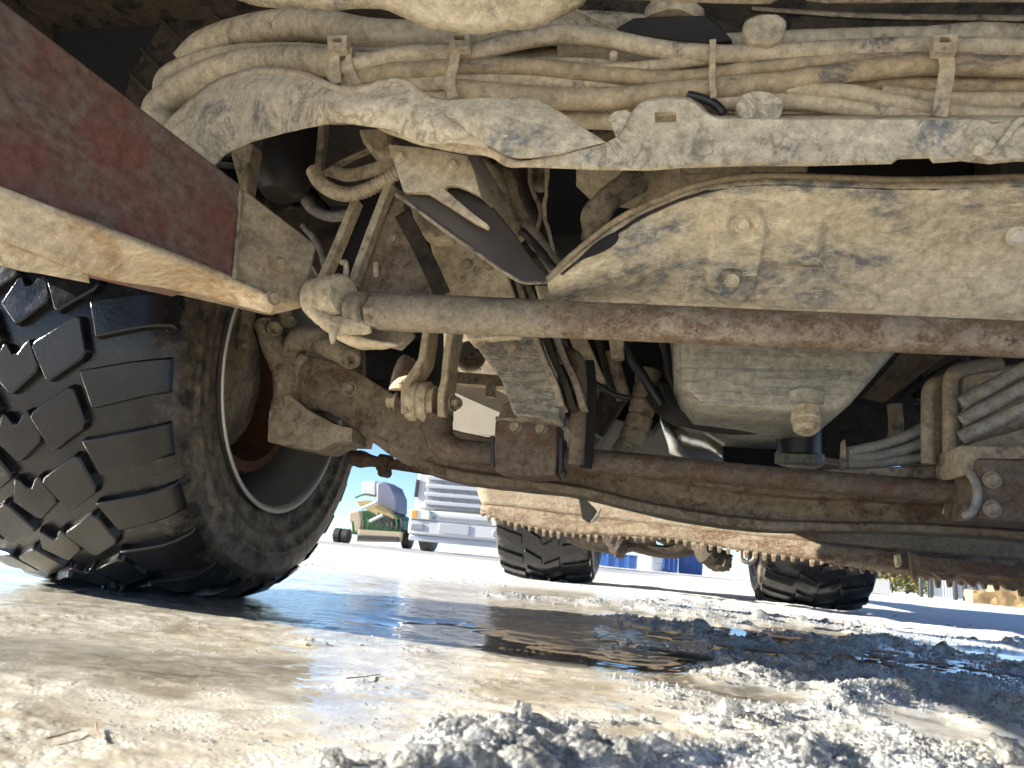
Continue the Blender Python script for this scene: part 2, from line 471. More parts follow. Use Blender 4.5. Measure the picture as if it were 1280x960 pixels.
def ground_fields(x, y):
    low = fbm(x*2.2, y*2.2, 3, 3)
    wob = (fbm(x*5, y*5, 21, 3)-0.5)
    wob2 = (fbm(x*14, y*14, 23, 3)-0.5)
    s = np.zeros(x.shape)
    for pts, w, k in RIDGES:
        d = np.full(x.shape, 99.0)
        for a, b in zip(pts, pts[1:]): d = np.minimum(d, seg_dist(x, y, a, b))
        d = np.abs(d+0.05*wob2+0.05*wob)
        s = np.maximum(s, k*np.exp(-(d/w)**2))
    edge = -0.20+0.05*y + 0.30*wob
    area = sstep(0.0, 0.14, x-edge)*sstep(0.3, 0.5, y+0.8*np.abs(x))*(1-sstep(3.5, 6, y))
    s = np.maximum(s, 0.42*area*sstep(0.46, 0.60, fbm(x*6+3, y*9, 8, 3)))
    pud = np.minimum(seg_dist(x, y, (-0.42, 1.42), (-0.05, 1.20)), seg_dist(x, y, (0.02, 1.08), (0.14, 1.02)))
    pf = 1-sstep(0.02, 0.14, pud+0.16*wob)
    s = s*(1-0.9*pf)
    s = s*(0.55+0.45*sstep(0.36, 0.54, fbm(x*7+3, y*9, 18, 3)))
    far = np.maximum(sstep(2.6, 4.6, y+0.5*np.abs(x+0.3)), np.maximum(sstep(0.05, 0.7, -y), sstep(1.4, 2.6, np.abs(x))))
    s = np.maximum(s, 0.30*far*sstep(0.40, 0.62, fbm(x*1.6, y*1.6, 31, 3)))
    tyre = sstep(0.10, 0.30, np.hypot(np.maximum(np.abs(x+1.13)-0.27, 0), np.maximum(np.abs(y-1.53)-0.16, 0)))
    s = s*tyre
    fl = seg_dist(x, y, tuple(G(20, 812)[:2]), tuple(G(330, 838)[:2]))       # a shallow film of melt water on the left
    film = np.maximum(1-sstep(0.03, 0.11, fl+0.14*wob), 0.6*sstep(0.62, 0.70, fbm(x*2.6+9, y*4.4, 44, 4)))*(1-s)
    soak = area*sstep(0.40, 0.56, fbm(x*5, y*8, 81, 3))*(1-sstep(0.25, 0.5, s))*sstep(0.95, 1.15, y)*(1-sstep(2.0, 2.6, y))
    soak = np.maximum(soak, 0.6*area*(1-sstep(0.2, 0.45, s))*(1-sstep(0.70, 0.80, y)))
    wet = np.clip(np.maximum(np.maximum(pf, soak), 0.50*film)*(1-far), 0, 1)
    l1 = cells(x*17+wob2, y*17, 1); l2 = cells(x*41+2*wob2, y*41, 2); l3 = cells(x*105, y*105, 4); l4 = cells(x*260, y*260, 6)
    ridge = 0.55+0.75*fbm(x*6.0, y*9.0, 12, 3)
    body = 0.55*l1+0.30*l2+0.22*fbm(x*60, y*60, 61, 4)
    h = s*ridge*(0.012*s+0.018*body+0.0060*l3+0.0030*l4)
    ice = (1-s)*(1-0.9*wet)
    grit = sstep(0.42, 0.62, fbm(x*7, y*9, 71, 3))
    h = h + ice*(0.0042*(fbm(x*16, y*22, 6, 4)-0.5)+0.45*(0.10+grit)*(0.0040*cells(x*38+3*wob2, y*46, 7)*fbm(x*30, y*30, 91, 2)+0.0034*cells(x*105+4*wob2, y*130, 17)*sstep(0.40, 0.62, fbm(x*40, y*48, 93, 3))+0.0016*(fbm(x*160, y*190, 95, 2)-0.3)))*tyre
    h = h + 0.008*(low-0.5)*tyre
    h = h - 0.004*pf
    h = h + far*(0.028*(fbm(x*1.3, y*1.3, 50, 4)-0.5))
    return h, s, wet, far
def build_ground(mat):
    ys = [-400, -120, -40, -15, -6, -2.5, -1.0, -0.4, 0.0, 0.15]
    y = 0.22
    while y < 9: ys.append(y); y *= 1.0078
    while y < 60: ys.append(y); y *= 1.03
    ys += [75, 100, 150, 250, 450, 900, 2500]
    ts = list(np.linspace(-1.15, 0.85, 520))
    ts = [-1e3, -200, -60, -20, -8, -4, -2.5, -1.8, -1.4] + ts + [1.0, 1.3, 1.8, 2.5, 4, 8, 20, 60, 200, 1e3]
    Y = np.array(ys)[:, None]; T = np.array(ts)[None, :]
    X = T*np.maximum(Y, 0.22)*np.ones_like(T); Yg = Y+0*T
    X = np.clip(X, -3000, 3000)
    # keep rows strictly ordered where the clip bites
    X = X + np.sign(T)*np.abs(T)*1e-3
    h, s, wet, far = ground_fields(X, Yg)
    damp = 1-sstep(6, 40, np.hypot(X, Yg)); h = h*damp
    fin = ((np.abs(T) < 1.5) & (Y > 0.2)).astype(float); h = h*fin
    n, m = X.shape
    co = np.stack([X, Yg, h], -1).reshape(-1, 3)
    idx = np.arange(n*m).reshape(n, m)
    q = np.stack([idx[:-1, :-1], idx[:-1, 1:], idx[1:, 1:], idx[1:, :-1]], -1).reshape(-1, 4)
    me = bpy.data.meshes.new('ground')
    me.vertices.add(n*m); me.vertices.foreach_set('co', co.ravel())
    me.loops.add(q.size); me.loops.foreach_set('vertex_index', q.ravel())
    me.polygons.add(len(q)); me.polygons.foreach_set('loop_start', np.arange(0, q.size, 4)); me.polygons.foreach_set('loop_total', np.full(len(q), 4))
    me.update(calc_edges=True)
    road = sstep(9.5, 11.5, Yg+0.25*X+2*(fbm(X*0.6, Yg*0.4, 3, 3)-0.5))*(1-sstep(19, 24, Yg))*(1-sstep(-1.0, 2.0, X))
    for nm, arr in (('slush', s), ('wet', wet), ('far', far), ('road', road)):
        at = me.attributes.new(nm, 'FLOAT', 'POINT'); at.data.foreach_set('value', (arr+0*X).ravel().astype(np.float32))
    me.shade_smooth()
    me.materials.append(mat)
    o = bpy.data.objects.new('ground', me); link(o, None, Vector((0, 0, 0)))
    tag(o, 'dirty tan ice and slush covering the yard under the truck', kind='structure')
    return o
def ice_mat(name='trodden_ice', chunk=False):
    m, nt, b = newmat(name)
    co = coords(nt)
    def attr(n):
        a = nt.nodes.new('ShaderNodeAttribute'); a.attribute_name = n; return a.outputs['Fac']
    milk = _ramp(nt, _noise(nt, co, 8.0, 6, 0.66, 0.6), 0.38, 0.60)
    ice = _mix(nt, milk, (0.43, 0.385, 0.30), (0.74, 0.71, 0.635))          # clear dirty ice and milky ice
    ice = _mix(nt, _math(nt, 'MULTIPLY', _ramp(nt, _noise(nt, co, 2.6, 3, 0.5), 0.45, 0.62), 0.5), ice, (0.58, 0.51, 0.385))
    gr = _noise(nt, co, 190, 4, 0.75)
    cry = _ramp(nt, _noise(nt, co, 17, 5, 0.7, 0.3), 0.50, 0.60)             # patches of frost crystals
    ice = _mix(nt, _math(nt, 'MULTIPLY', cry, _ramp(nt, gr, 0.25, 0.75)), ice, (0.86, 0.84, 0.78))
    slc = _mix(nt, _ramp(nt, _noise(nt, co, 13, 5, 0.7, 0.4), 0.33, 0.66), (0.55, 0.56, 0.55), (0.86, 0.87, 0.87))
    slc = _mix(nt, _ramp(nt, _noise(nt, co, 45, 6, 0.7), 0.58, 0.72), slc, (0.45, 0.45, 0.43))
    slc = _mix(nt, _math(nt, 'MULTIPLY', _ramp(nt, _noise(nt, co, 7, 4, 0.6), 0.50, 0.64), 0.45), slc, (0.66, 0.60, 0.47))
    if chunk:
        col = slc
    else:
        sm = _ramp(nt, attr('slush'), 0.05, 0.40)
        col = _mix(nt, sm, ice, slc)
        wetc = _mix(nt, _ramp(nt, _noise(nt, co, 14, 5, 0.7), 0.35, 0.65), (0.045, 0.042, 0.038), (0.15, 0.13, 0.10))
        wm = _math(nt, 'MULTIPLY', attr('wet'), _ramp(nt, _noise(nt, co, 40, 5, 0.7), 0.22, 0.46))
        col = _mix(nt, wm, col, wetc)
        snow = _mix(nt, _noise(nt, co, 2.0, 6, 0.6), (0.72, 0.70, 0.67), (0.86, 0.86, 0.86))
        col = _mix(nt, _math(nt, 'MULTIPLY', attr('far'), 0.85), col, snow)
        col = _mix(nt, _math(nt, 'MULTIPLY', attr('road'), 0.8), col, (0.22, 0.22, 0.23))
    nt.links.new(col, b.inputs['Base Color'])
    rn = _ramp(nt, _noise(nt, co, 70, 5, 0.7), 0.36, 0.66, (0.03, 0.03, 0.03, 1), (0.26, 0.26, 0.26, 1))
    if chunk:
        nt.links.new(_math(nt, 'MULTIPLY', rn, 0.6), b.inputs['Roughness'])
    else:
        r2 = _math(nt, 'SUBTRACT', rn, _math(nt, 'MULTIPLY', wm, 0.5), True)
        r2 = _math(nt, 'MAXIMUM', r2, 0.03)
        r2 = _math(nt, 'MAXIMUM', r2, _math(nt, 'MULTIPLY', attr('far'), 0.6))
        nt.links.new(r2, b.inputs['Roughness'])
    b.inputs['Subsurface Weight'].default_value = 0.10 if chunk else 0.22
    if chunk: b.inputs['Transmission Weight'].default_value = 0.72
    b.inputs['Subsurface Radius'].default_value = (0.02, 0.02, 0.02)
    b.inputs['Subsurface Scale'].default_value = 0.4
    b.inputs['IOR'].default_value = 1.31
    b.inputs['Specular IOR Level'].default_value = 0.85
    b.inputs['Coat Weight'].default_value = 0.42; b.inputs['Coat Roughness'].default_value = 0.06; b.inputs['Coat IOR'].default_value = 1.31
    bp = nt.nodes.new('ShaderNodeBump'); bp.inputs['Distance'].default_value = 0.003
    vo = nt.nodes.new('ShaderNodeTexVoronoi'); vo.inputs['Scale'].default_value = 230; nt.links.new(co, vo.inputs['Vector'])
    if not chunk: nt.links.new(_math(nt, 'MULTIPLY', _math(nt, 'SUBTRACT', 1.0, attr('far')), 0.42), b.inputs['Coat Weight'])
    hh = _math(nt, 'ADD', _math(nt, 'MULTIPLY', gr, 0.5), _math(nt, 'MULTIPLY', vo.outputs['Distance'], -0.6))
    nt.links.new(hh, bp.inputs['Height'])
    if chunk: bp.inputs['Strength'].default_value = 1.0
    else:
        st = _math(nt, 'SUBTRACT', _math(nt, 'ADD', 0.16, _math(nt, 'MULTIPLY', _math(nt, 'MAXIMUM', _math(nt, 'MULTIPLY', cry, 0.5), attr('slush')), 0.75)), _math(nt, 'MULTIPLY', wm, 0.72), True)
        nt.links.new(st, bp.inputs['Strength'])
    nt.links.new(bp.outputs[0], b.inputs['Normal'])
    return m
M['ice'] = ice_mat(); M['ice_chunk'] = ice_mat('slush_ice', True)
ground = build_ground(M['ice'])

# loose lumps of frozen slush lying in the ruts
def build_slush():
    def ico(sub):
        bm = bmesh.new(); bmesh.ops.create_icosphere(bm, subdivisions=sub, radius=1.0)
        v = np.array([x.co[:] for x in bm.verts]); f = np.array([[q.index for q in p.verts] for p in bm.faces]); bm.free()
        return v, f
    base = {s: ico(s) for s in (1, 2, 3, 4)}
    rng = np.random.default_rng(5)
    V, Fc = [], []; off = 0
    N = 9000
    d = 0.33*np.exp(rng.random(N)*math.log(5.0/0.33)); t = rng.uniform(-0.75, 0.62, N)
    xs = t*d; h, s, wet, far = ground_fields(xs, d)
    keep = (rng.random(N) < 0.62*s**1.5) & ~((wet > 0.5) & (rng.random(N) < 0.8)) & (s > 0.10)
    xs, d, h, s = xs[keep], d[keep], h[keep], s[keep]
    count = 0
    for x, y, z, sl in zip(xs, d, h, s):
        if abs(x+1.10) < 0.30 and abs(y-1.53) < 0.35: continue
        r = 0.0035+0.012*rng.random()**2.2*(0.35+sl)
        if rng.random() < 0.06 and sl > 0.45: r = rng.uniform(0.012, 0.024)
        if y > 2.0: r *= 1.3
        big = r > 0.011
        v, f = base[4 if (big and y < 1.8) else (3 if r > 0.005 and y < 1.8 else 2)]
        sc = r*rng.uniform(0.7, 1.3, 3); sc[2] *= 0.8
        w = v.copy()
        ph = rng.random(3)*50
        if r > 0.005 and y < 1.8:
            dsp = np.array([noise.fractal(Vector(p*1.5+ph), 0.55, 2.1, 5) for p in w])
            w = w*(1+0.30*dsp)[:, None]
        else:
            w = w*(1+rng.uniform(-0.28, 0.28, len(w)))[:, None]
        a = rng.random()*6.28; ca, sa = math.cos(a), math.sin(a)
        w = w*sc; w = np.stack([w[:, 0]*ca-w[:, 1]*sa, w[:, 0]*sa+w[:, 1]*ca, w[:, 2]], -1)
        w += np.array([x, y, z-sc[2]*0.05])
        V.append(w); Fc.append(f+off); off += len(w); count += 1
    # crystalline grains crusted over the ridges
    bm = bmesh.new(); bmesh.ops.create_icosphere(bm, subdivisions=1, radius=1.0)
    gv = np.array([x.co[:] for x in bm.verts]); gf = np.array([[q.index for q in p.verts] for p in bm.faces]); bm.free()
    n2 = 150000
    d2 = 0.36*np.exp(rng.random(n2)*math.log(3.4/0.36)); x2 = rng.uniform(-0.72, 0.60, n2)*d2
    h2, s2, w2, f2 = ground_fields(x2, d2)
    k2 = (rng.random(n2) < 1.1*s2**1.3) & (s2 > 0.12) & (w2 < 0.5)
    x2, d2, h2 = x2[k2][:30000], d2[k2][:30000], h2[k2][:30000]
    n3 = 60000                                                      # and a sparse frosting on the smooth ice to the left
    d3 = 0.40*np.exp(rng.random(n3)*math.log(2.2/0.40)); x3 = rng.uniform(-0.95, 0.0, n3)*d3
    h3, s3, w3, f3 = ground_fields(x3, d3)
    k3 = (rng.random(n3) < 0.9*sstep(0.50, 0.68, fbm(x3*9, d3*13, 71, 3))+0.02) & (w3 < 0.3) & (s3 < 0.3) & (np.hypot(x3+1.13, d3-1.53) > 0.45)
    x3, d3, h3 = x3[k3][:500], d3[k3][:500], h3[k3][:500]
    ng = len(x2)
    x2, d2, h2 = np.concatenate([x2, x3]), np.concatenate([d2, d3]), np.concatenate([h2, h3])
    m2 = len(x2)
    rr = (0.0009+0.0019*rng.random(m2)**2.0)*(0.8+0.4*d2)
    rr[ng:] *= 0.6
    gw = gv[None]*(1+rng.uniform(-0.35, 0.35, (m2, len(gv))))[:, :, None]*rr[:, None, None]*rng.uniform(0.7, 1.35, (m2, 1, 3))
    gw = gw+np.stack([x2, d2, h2+rr*0.15], -1)[:, None, :]
    V.append(gw.reshape(-1, 3)); Fc.append((gf[None]+(np.arange(m2)*len(gv))[:, None, None]+off).reshape(-1, 3))
    nl = sum(len(f_) for f_ in Fc[:-1])
    V = np.concatenate(V); Fc = np.concatenate(Fc)
    me = bpy.data.meshes.new('slush')
    me.vertices.add(len(V)); me.vertices.foreach_set('co', V.ravel())
    me.loops.add(Fc.size); me.loops.foreach_set('vertex_index', Fc.ravel().astype(np.int32))
    me.polygons.add(len(Fc)); me.polygons.foreach_set('loop_start', np.arange(0, Fc.size, 3)); me.polygons.foreach_set('loop_total', np.full(len(Fc), 3))
    me.update(calc_edges=True); me.polygons.foreach_set('use_smooth', np.arange(len(Fc)) < nl); me.materials.append(M['ice_chunk'])
    o = bpy.data.objects.new('slush', me); link(o, None, Vector((0, 0, 0)))
    tag(o, 'loose glassy lumps of slush lying in the ruts', 'slush', kind='stuff')
    print('slush lumps', count, 'tris', len(Fc))
build_slush()

# ------------------------------------------------------------------ the truck
truck = empty('truck', (0, 0, 0))
tag(truck, 'mud caked truck seen from underneath, with red beam, rusty crossbar and chunky tyres', 'truck')

# --- tyres
def rubber(name, mud_r0, mud_r1, amount):
    m, nt, b = newmat(name)
    co = coords(nt)
    sp = nt.nodes.new('ShaderNodeSeparateXYZ'); nt.links.new(co, sp.inputs[0])
    rad = _math(nt, 'SQRT', _math(nt, 'ADD', _math(nt, 'MULTIPLY', sp.outputs[1], sp.outputs[1]), _math(nt, 'MULTIPLY', sp.outputs[2], sp.outputs[2])))
    rag = _math(nt, 'MULTIPLY', _math(nt, 'SUBTRACT', _noise(nt, co, 30, 5, 0.75), 0.5), 0.16)
    f = nt.nodes.new('ShaderNodeMapRange'); f.inputs['From Min'].default_value = mud_r1; f.inputs['From Max'].default_value = mud_r0
    nt.links.new(_math(nt, 'ADD', rad, rag), f.inputs['Value'])
    mud = _mix(nt, _ramp(nt, _noise(nt, co, 24, 7, 0.75, 0.4), 0.40, 0.66), (0.020, 0.018, 0.015), (0.21, 0.168, 0.115))
    mm = _math(nt, 'MULTIPLY', f.outputs[0], amount, True)
    rub = _mix(nt, _ramp(nt, _noise(nt, co, 12, 7, 0.65), 0.35, 0.75), (0.006, 0.0063, 0.007), (0.017, 0.017, 0.018))
    wearp = _ramp(nt, _noise(nt, co, 150, 4, 0.7), 0.66, 0.76)
    rub = _mix(nt, _math(nt, 'MULTIPLY', wearp, 0.35), rub, (0.09, 0.085, 0.075))
    nt.links.new(_mix(nt, mm, rub, mud), b.inputs['Base Color'])
    rr = _ramp(nt, _noise(nt, co, 25, 6, 0.7), 0.3, 0.7, (0.10, 0.10, 0.10, 1), (0.28, 0.28, 0.28, 1))
    nt.links.new(_math(nt, 'ADD', rr, _math(nt, 'MULTIPLY', mm, 0.4), True), b.inputs['Roughness'])
    b.inputs['Specular IOR Level'].default_value = 0.4
    bp = nt.nodes.new('ShaderNodeBump'); bp.inputs['Distance'].default_value = 0.003; bp.inputs['Strength'].default_value = 0.25
    nt.links.new(_noise(nt, co, 110, 5, 0.7), bp.inputs['Height']); nt.links.new(bp.outputs[0], b.inputs['Normal'])
    return m
M['tyre'] = rubber('wet_black_tyre_rubber', 0.40, 0.478, 1.0)
M['block'] = rubber('wet_black_tread_rubber', 0.10, 0.2, 0.0)
TR, TH = 0.508, 0.262                      # crown radius, half tread
def crown(x):
    a = abs(x)/TH
    return TR - 0.012*a**2 - 0.012*a**6
def tyre_carcass(name, r0=0.0):
    prof = []
    for i in range(13):
        x = -0.242+0.484*i/12
        prof.append((x, crown(x)-0.015))
    right_ = [(0.262, 0.462), (0.271, 0.447), (0.2755, 0.440), (0.276, 0.436), (0.279, 0.42), (0.2805, 0.403), (0.2825, 0.400), (0.2825, 0.392), (0.2795, 0.389), (0.275, 0.368), (0.2765, 0.364), (0.2755, 0.356), (0.270, 0.352), (0.268, 0.345), (0.264, 0.338), (0.266, 0.325), (0.260, 0.308), (0.228, 0.296)]
    prof = [(-a, r) for a, r in reversed(right_)] + prof + right_
    vs, fs = lathe_geo(prof, (0, 0, 0), (1, 0, 0), 96)
    me = bpy.data.meshes.new(name); me.from_pydata([tuple(v) for v in vs], [], [tuple(f) for f in fs]); me.update()
    bm = bmesh.new(); bm.from_mesh(me); bmesh.ops.recalc_face_normals(bm, faces=bm.faces); bm.to_mesh(me); bm.free()
    me.shade_smooth(); me.materials.append(M['tyre'])
    return me
def block_mesh(name, xc, poly, flip=1, strips=None):
    """a tread block: outline (x from row centre, s along the tread) wrapped on the crown; standing at angle 0 = facing -Y"""
    bm = bmesh.new()
    def at(x, s, dr):
        r = crown(x)+dr; a = s/TR
        return Vector((x, -r*math.cos(a), r*math.sin(a)))
    if strips:                              # quad (left top, right top, right bottom, left bottom) cut into strips along x
        lt, rt, rb, lb = poly
        top, base = [], []
        for i in range(strips+1):
            u = i/strips
            for (p, q, sg) in ((lt, rt, 1), (lb, rb, -1)):
                x = flip*(p[0]+(q[0]-p[0])*u)+xc; s = flip*(p[1]+(q[1]-p[1])*u)
                g = 0.004
                top.append(bm.verts.new(at(x, s-flip*sg*g, -0.014*max(0.0, (u-0.70)/0.30)**1.5 if strips == 6 else 0.0)))
                base.append(bm.verts.new(at(x+(flip*(-g if i == 0 else (g if i == strips else 0))), s, -0.022)))
        for i in range(strips):
            a, b_, c, d = 2*i, 2*i+1, 2*i+3, 2*i+2
            bm.faces.new((top[a], top[b_], top[c], top[d]))
            bm.faces.new((top[a], top[d], base[d], base[a])); bm.faces.new((top[b_], base[b_], base[c], top[c]))
        bm.faces.new((top[0], base[0], base[1], top[1])); k = 2*strips
        bm.faces.new((top[k], top[k+1], base[k+1], base[k]))
    else:
        n = len(poly)
        top = [bm.verts.new(at(xc+flip*x*0.93, flip*s*0.93, 0.0)) for x, s in poly]
        base = [bm.verts.new(at(xc+flip*x*1.05, flip*s*1.05, -0.022)) for x, s in poly]
        bm.faces.new(top)
        for i in range(n):
            j = (i+1) % n
            bm.faces.new((top[i], base[i], base[j], top[j]))
    bmesh.ops.recalc_face_normals(bm, faces=bm.faces)
    me = bpy.data.meshes.new(name); bm.to_mesh(me); bm.free()
    me.shade_smooth(); me.set_sharp_from_angle(angle=R_(30)); me.materials.append(M['block'])
    return me
SH = [(-0.0719, 0.0143), (0.0690, 0.0464), (0.0690, -0.0229), (-0.0480, -0.0572)]
IN = [(-0.0578, 0.0022), (-0.0501, 0.0143), (0.0218, 0.0627), (0.0338, 0.0616), (0.0534, 0.0000), (0.0469, -0.0143), (-0.0142, -0.0583), (-0.0240, -0.0561)]
CE = [(0.0501, 0.0066), (0.0458, -0.0088), (-0.0011, -0.0506), (-0.0109, -0.0506), (-0.0491, -0.0143), (-0.0273, 0.0396), (-0.0174, 0.0407), (-0.0044, 0.0231), (0.0055, 0.0242), (0.0163, 0.0418), (0.0283, 0.0517)]
ROWS = [(0.196, SH, 1, 6, 0.0), (0.084, IN, 1, 0, 0.045), (0.0, CE, 1, 0, 0.012), (-0.084, IN, -1, 0, 0.06), (-0.196, SH, -1, 6, 0.02)]
BLOCKS = [block_mesh('tread_block', xc, poly, fl, st) for xc, poly, fl, st, so in ROWS]
def tyre(name, loc, steer, pitches, label, meshes, offs, skip=None):
    me = CARC
    o = bpy.data.objects.new(name, me); link(o, truck, Vector(loc)); o.rotation_euler = (0, 0, steer)
    o['label'] = label
    for bmsh, so in zip(meshes, offs):
        for k in range(pitches):
            a = 2*math.pi*k/pitches + so/TR
            c = bpy.data.objects.new('tread_block', bmsh)
            scene.collection.objects.link(c); c.parent = o
            c.rotation_euler = (-a, 0, 0)
            m = c.modifiers.new('bevel', 'BEVEL'); m.width = 0.0028; m.segments = 2; m.limit_method = 'ANGLE'; m.angle_limit = R_(40)
    return o
CARC = tyre_carcass('tyre')
WC = Vector((-1.132, 1.531, 0.495)); STEER = R_(2.6)
front_tyre = tyre('tyre', WC, STEER, 26, 'front tyre with big worn tread blocks and a muddy sidewall', BLOCKS, [r[4] for r in ROWS])
# rear tyres: coarser herringbone of long blocks
RB = [[(-0.058, 0.012), (0.066, 0.075), (0.066, 0.020), (-0.058, -0.045)]]
RBL = [block_mesh('tread_block', 0.185, [(-0.070, 0.018), (0.076, 0.058), (0.076, -0.005), (-0.070, -0.048)], 1, 4),
       block_mesh('tread_block', 0.052, [(-0.046, -0.020), (0.044, 0.045), (0.044, -0.018), (-0.046, -0.070)], 1, 3),
       block_mesh('tread_block', -0.052, [(-0.044, 0.045), (0.046, -0.020), (0.046, -0.070), (-0.044, -0.018)], 1, 3),
       block_mesh('tread_block', -0.185, [(-0.076, 0.058), (0.070, 0.018), (0.070, -0.048), (-0.076, -0.005)], 1, 4)]
_rl = G(689, 722); _rr = G(1009, 757)
ra = tyre('tyre', (P(689, 690, 4.9).x, 4.9, 0.50), 0, 20, 'rear tyre on the left, grey herringbone tread', RBL, [0, 0.03, 0.075, 0.045])
rb = tyre('tyre', (P(1009, 720, 4.75).x, 4.75, 0.50), 0, 20, 'rear tyre on the right, black in the shade', RBL, [0.02, 0.05, 0.095, 0.065])
for t_ in (ra, rb): t_.scale = (1.08, 1.0, 1.0)

# --- front wheel rim, drum and backing plate (axis along the wheel's axle, x positive = towards the middle of the truck)
AX = Vector((math.cos(STEER), math.sin(STEER), 0))
RIMC = WC + AX*0.026
def wl_lathe(name, prof, mat, n=64, label=None, jit=0):
    return lathe(name, prof, RIMC, AX, mat, truck, n=n, label=label, jit=jit)
def ring(name, prof, mat, n=72, label=None):
    vs, fs = lathe_geo(prof, RIMC, AX, n)
    return mk(name, vs, fs, mat, truck, label=label, angle=50)
ring('wheel_rim', [(0.200, 0.300), (0.236, 0.302), (0.242, 0.306), (0.243, 0.300), (0.238, 0.292), (0.225, 0.288), (0.19, 0.284), (0.175, 0.272), (0.12, 0.262), (0.05, 0.258), (-0.02, 0.262), (-0.10, 0.27), (-0.12, 0.24), (-0.13, 0.06)], M['silver'], label='silver painted wheel rim with a chipped pale edge')
ring('rim_edge', [(0.2425, 0.298), (0.246, 0.301), (0.2465, 0.305), (0.243, 0.3075)], M['white_metal'])
ring('brake_drum', [(-0.10, 0.20), (0.04, 0.222), (0.135, 0.225), (0.150, 0.218), (0.152, 0.195), (0.10, 0.188), (0.02, 0.18)], M['drum'], label='orange rusted brake drum inside the front wheel')
wl_lathe('backing_plate', [(0.0, 0.001), (0.0, 0.185), (0.05, 0.185), (0.062, 0.175), (0.066, 0.14), (0.085, 0.10), (0.10, 0.07), (0.10, 0.0)], M['mud_brown'], jit=0.002)

# small pale sticker on the sidewall
pa = R_(-112); pb = R_(-107)
st_ = [RIMC+AX*(0.2575)+Vector((-math.sin(STEER), math.cos(STEER), 0))*(r*math.cos(a))+Vector((0, 0, 1))*(r*math.sin(a)) for a, r in ((R_(-62), 0.385), (R_(-62), 0.372), (R_(-58.6), 0.372), (R_(-58.6), 0.385))]
mk('sticker', st_, [(0, 1, 2, 3)], M['white_metal'], front_tyre, solid=0.0012, soff=0, smooth=False)

T = truck
X1, Y1, Z1 = Vector((1, 0, 0)), Vector((0, 1, 0)), Vector((0, 0, 1))

# --- cab floor, wheel arch, chassis rails and load body: the mass that shades the underside
box('cab_floor', (-1.22, -0.15, 1.06), (1.25, 2.1, 1.18), M['grime_shade'], T, label='dark underside of the cab')
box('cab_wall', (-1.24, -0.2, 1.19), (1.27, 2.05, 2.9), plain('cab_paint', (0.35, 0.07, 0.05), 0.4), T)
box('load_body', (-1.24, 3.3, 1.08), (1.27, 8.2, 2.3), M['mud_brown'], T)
box('chassis_rail', (-0.47, 1.75, 0.78), (-0.38, 8.0, 1.04), M['grime_shade'], T)
box('chassis_rail', (0.50, 1.2, 0.78), (0.59, 8.0, 1.04), M['grime_shade'], T)
box('sun_block_panel', (-1.26, -0.17, 0.60), (-1.21, 1.07, 1.10), M['grime_shade'], T, label='unseen panel added on the left side to block the sun')  # unseen panel added to keep the low sun off the front parts
box('side_skirt', (1.14, -0.1, 0.72), (1.22, 2.0, 1.05), M['grime_shade'], T)
# wheel arch liner: a ribbed half shell over the tyre
vs, fs = [], []
na = 46
for i in range(na+1):
    a = R_(42+130*i/na)
    for (x, r) in ((-1.36, 0.66), (-1.36, 0.60), (-1.05, 0.62+0.008*(i % 4 == 0)), (-0.80, 0.62+0.012*(i % 4 == 0)), (-0.74, 0.64), (-0.72, 0.70)):
        vs.append(Vector((x, WC.y-r*math.cos(a), WC.z+r*math.sin(a))))
for i in range(na):
    for j in range(5):
        k = i*6+j; fs.append((k, k+1, k+7, k+6))
o = mk('wheel_arch_liner', vs, fs, M['shade_black'], T, solid=0.006, soff=0, angle=20, label='dark ribbed liner above the front wheel')  # liner coloured black for the shade under the arch
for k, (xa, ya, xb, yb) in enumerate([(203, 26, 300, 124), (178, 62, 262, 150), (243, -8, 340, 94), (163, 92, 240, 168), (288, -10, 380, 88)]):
    tube('liner_rib', [(xa, ya, 1.03), ((xa+xb)/2, (ya+yb)/2, 1.03), (xb, yb, 1.03)], 2.6, M['grime_shade'], T, n=6)
prism('liner_panel', [(203, 26), (250, -20), (400, -20), (390, 60), (300, 130), (240, 170), (150, 140), (163, 92)], 1.035, M['grime_shade'], T, back=0.004)
prism('liner_panel', [(-60, -140), (60, -120), (330, -40), (318, 40), (262, 70), (215, 110), (196, 160), (130, 130), (40, 60), (-60, -10)], 1.04, M['shade_black'], T, back=0.01)  # black sheet standing for the darkness inside the arch

# --- red plough arm (hollow section) with its dusty lower face and unpainted end
def beam_section(name, near, far, mat, parent, bevel=0.006, label=None):
    """near, far: corner points top/bottom of the side face and the bottom's hidden edge"""
    (a, b, c), (d, e, f) = near, far
    a, b, c, d, e, f = (P(*p) for p in (a, b, c, d, e, f))
    ac = a + (c-b); df = d + (f-e)
    vs = [a, b, c, ac, d, e, f, df]
    fs = [(0, 4, 5, 1), (1, 5, 6, 2), (2, 6, 7, 3), (3, 7, 4, 0), (0, 1, 2, 3), (7, 6, 5, 4)]
    return fixn(mk(name, vs, fs, mat, parent, bevel=bevel, label=label, segs=3))
NEAR = ((-190, -150, 0.40), (-190, 152, 0.40), (-330, 250, 0.43))
FAR = ((303, 231, 0.86), (291, 352, 0.86), (215, 372, 0.93))
beam_section('plough_arm', NEAR, FAR, M['red'], T, label='scuffed red painted steel beam running towards the camera')
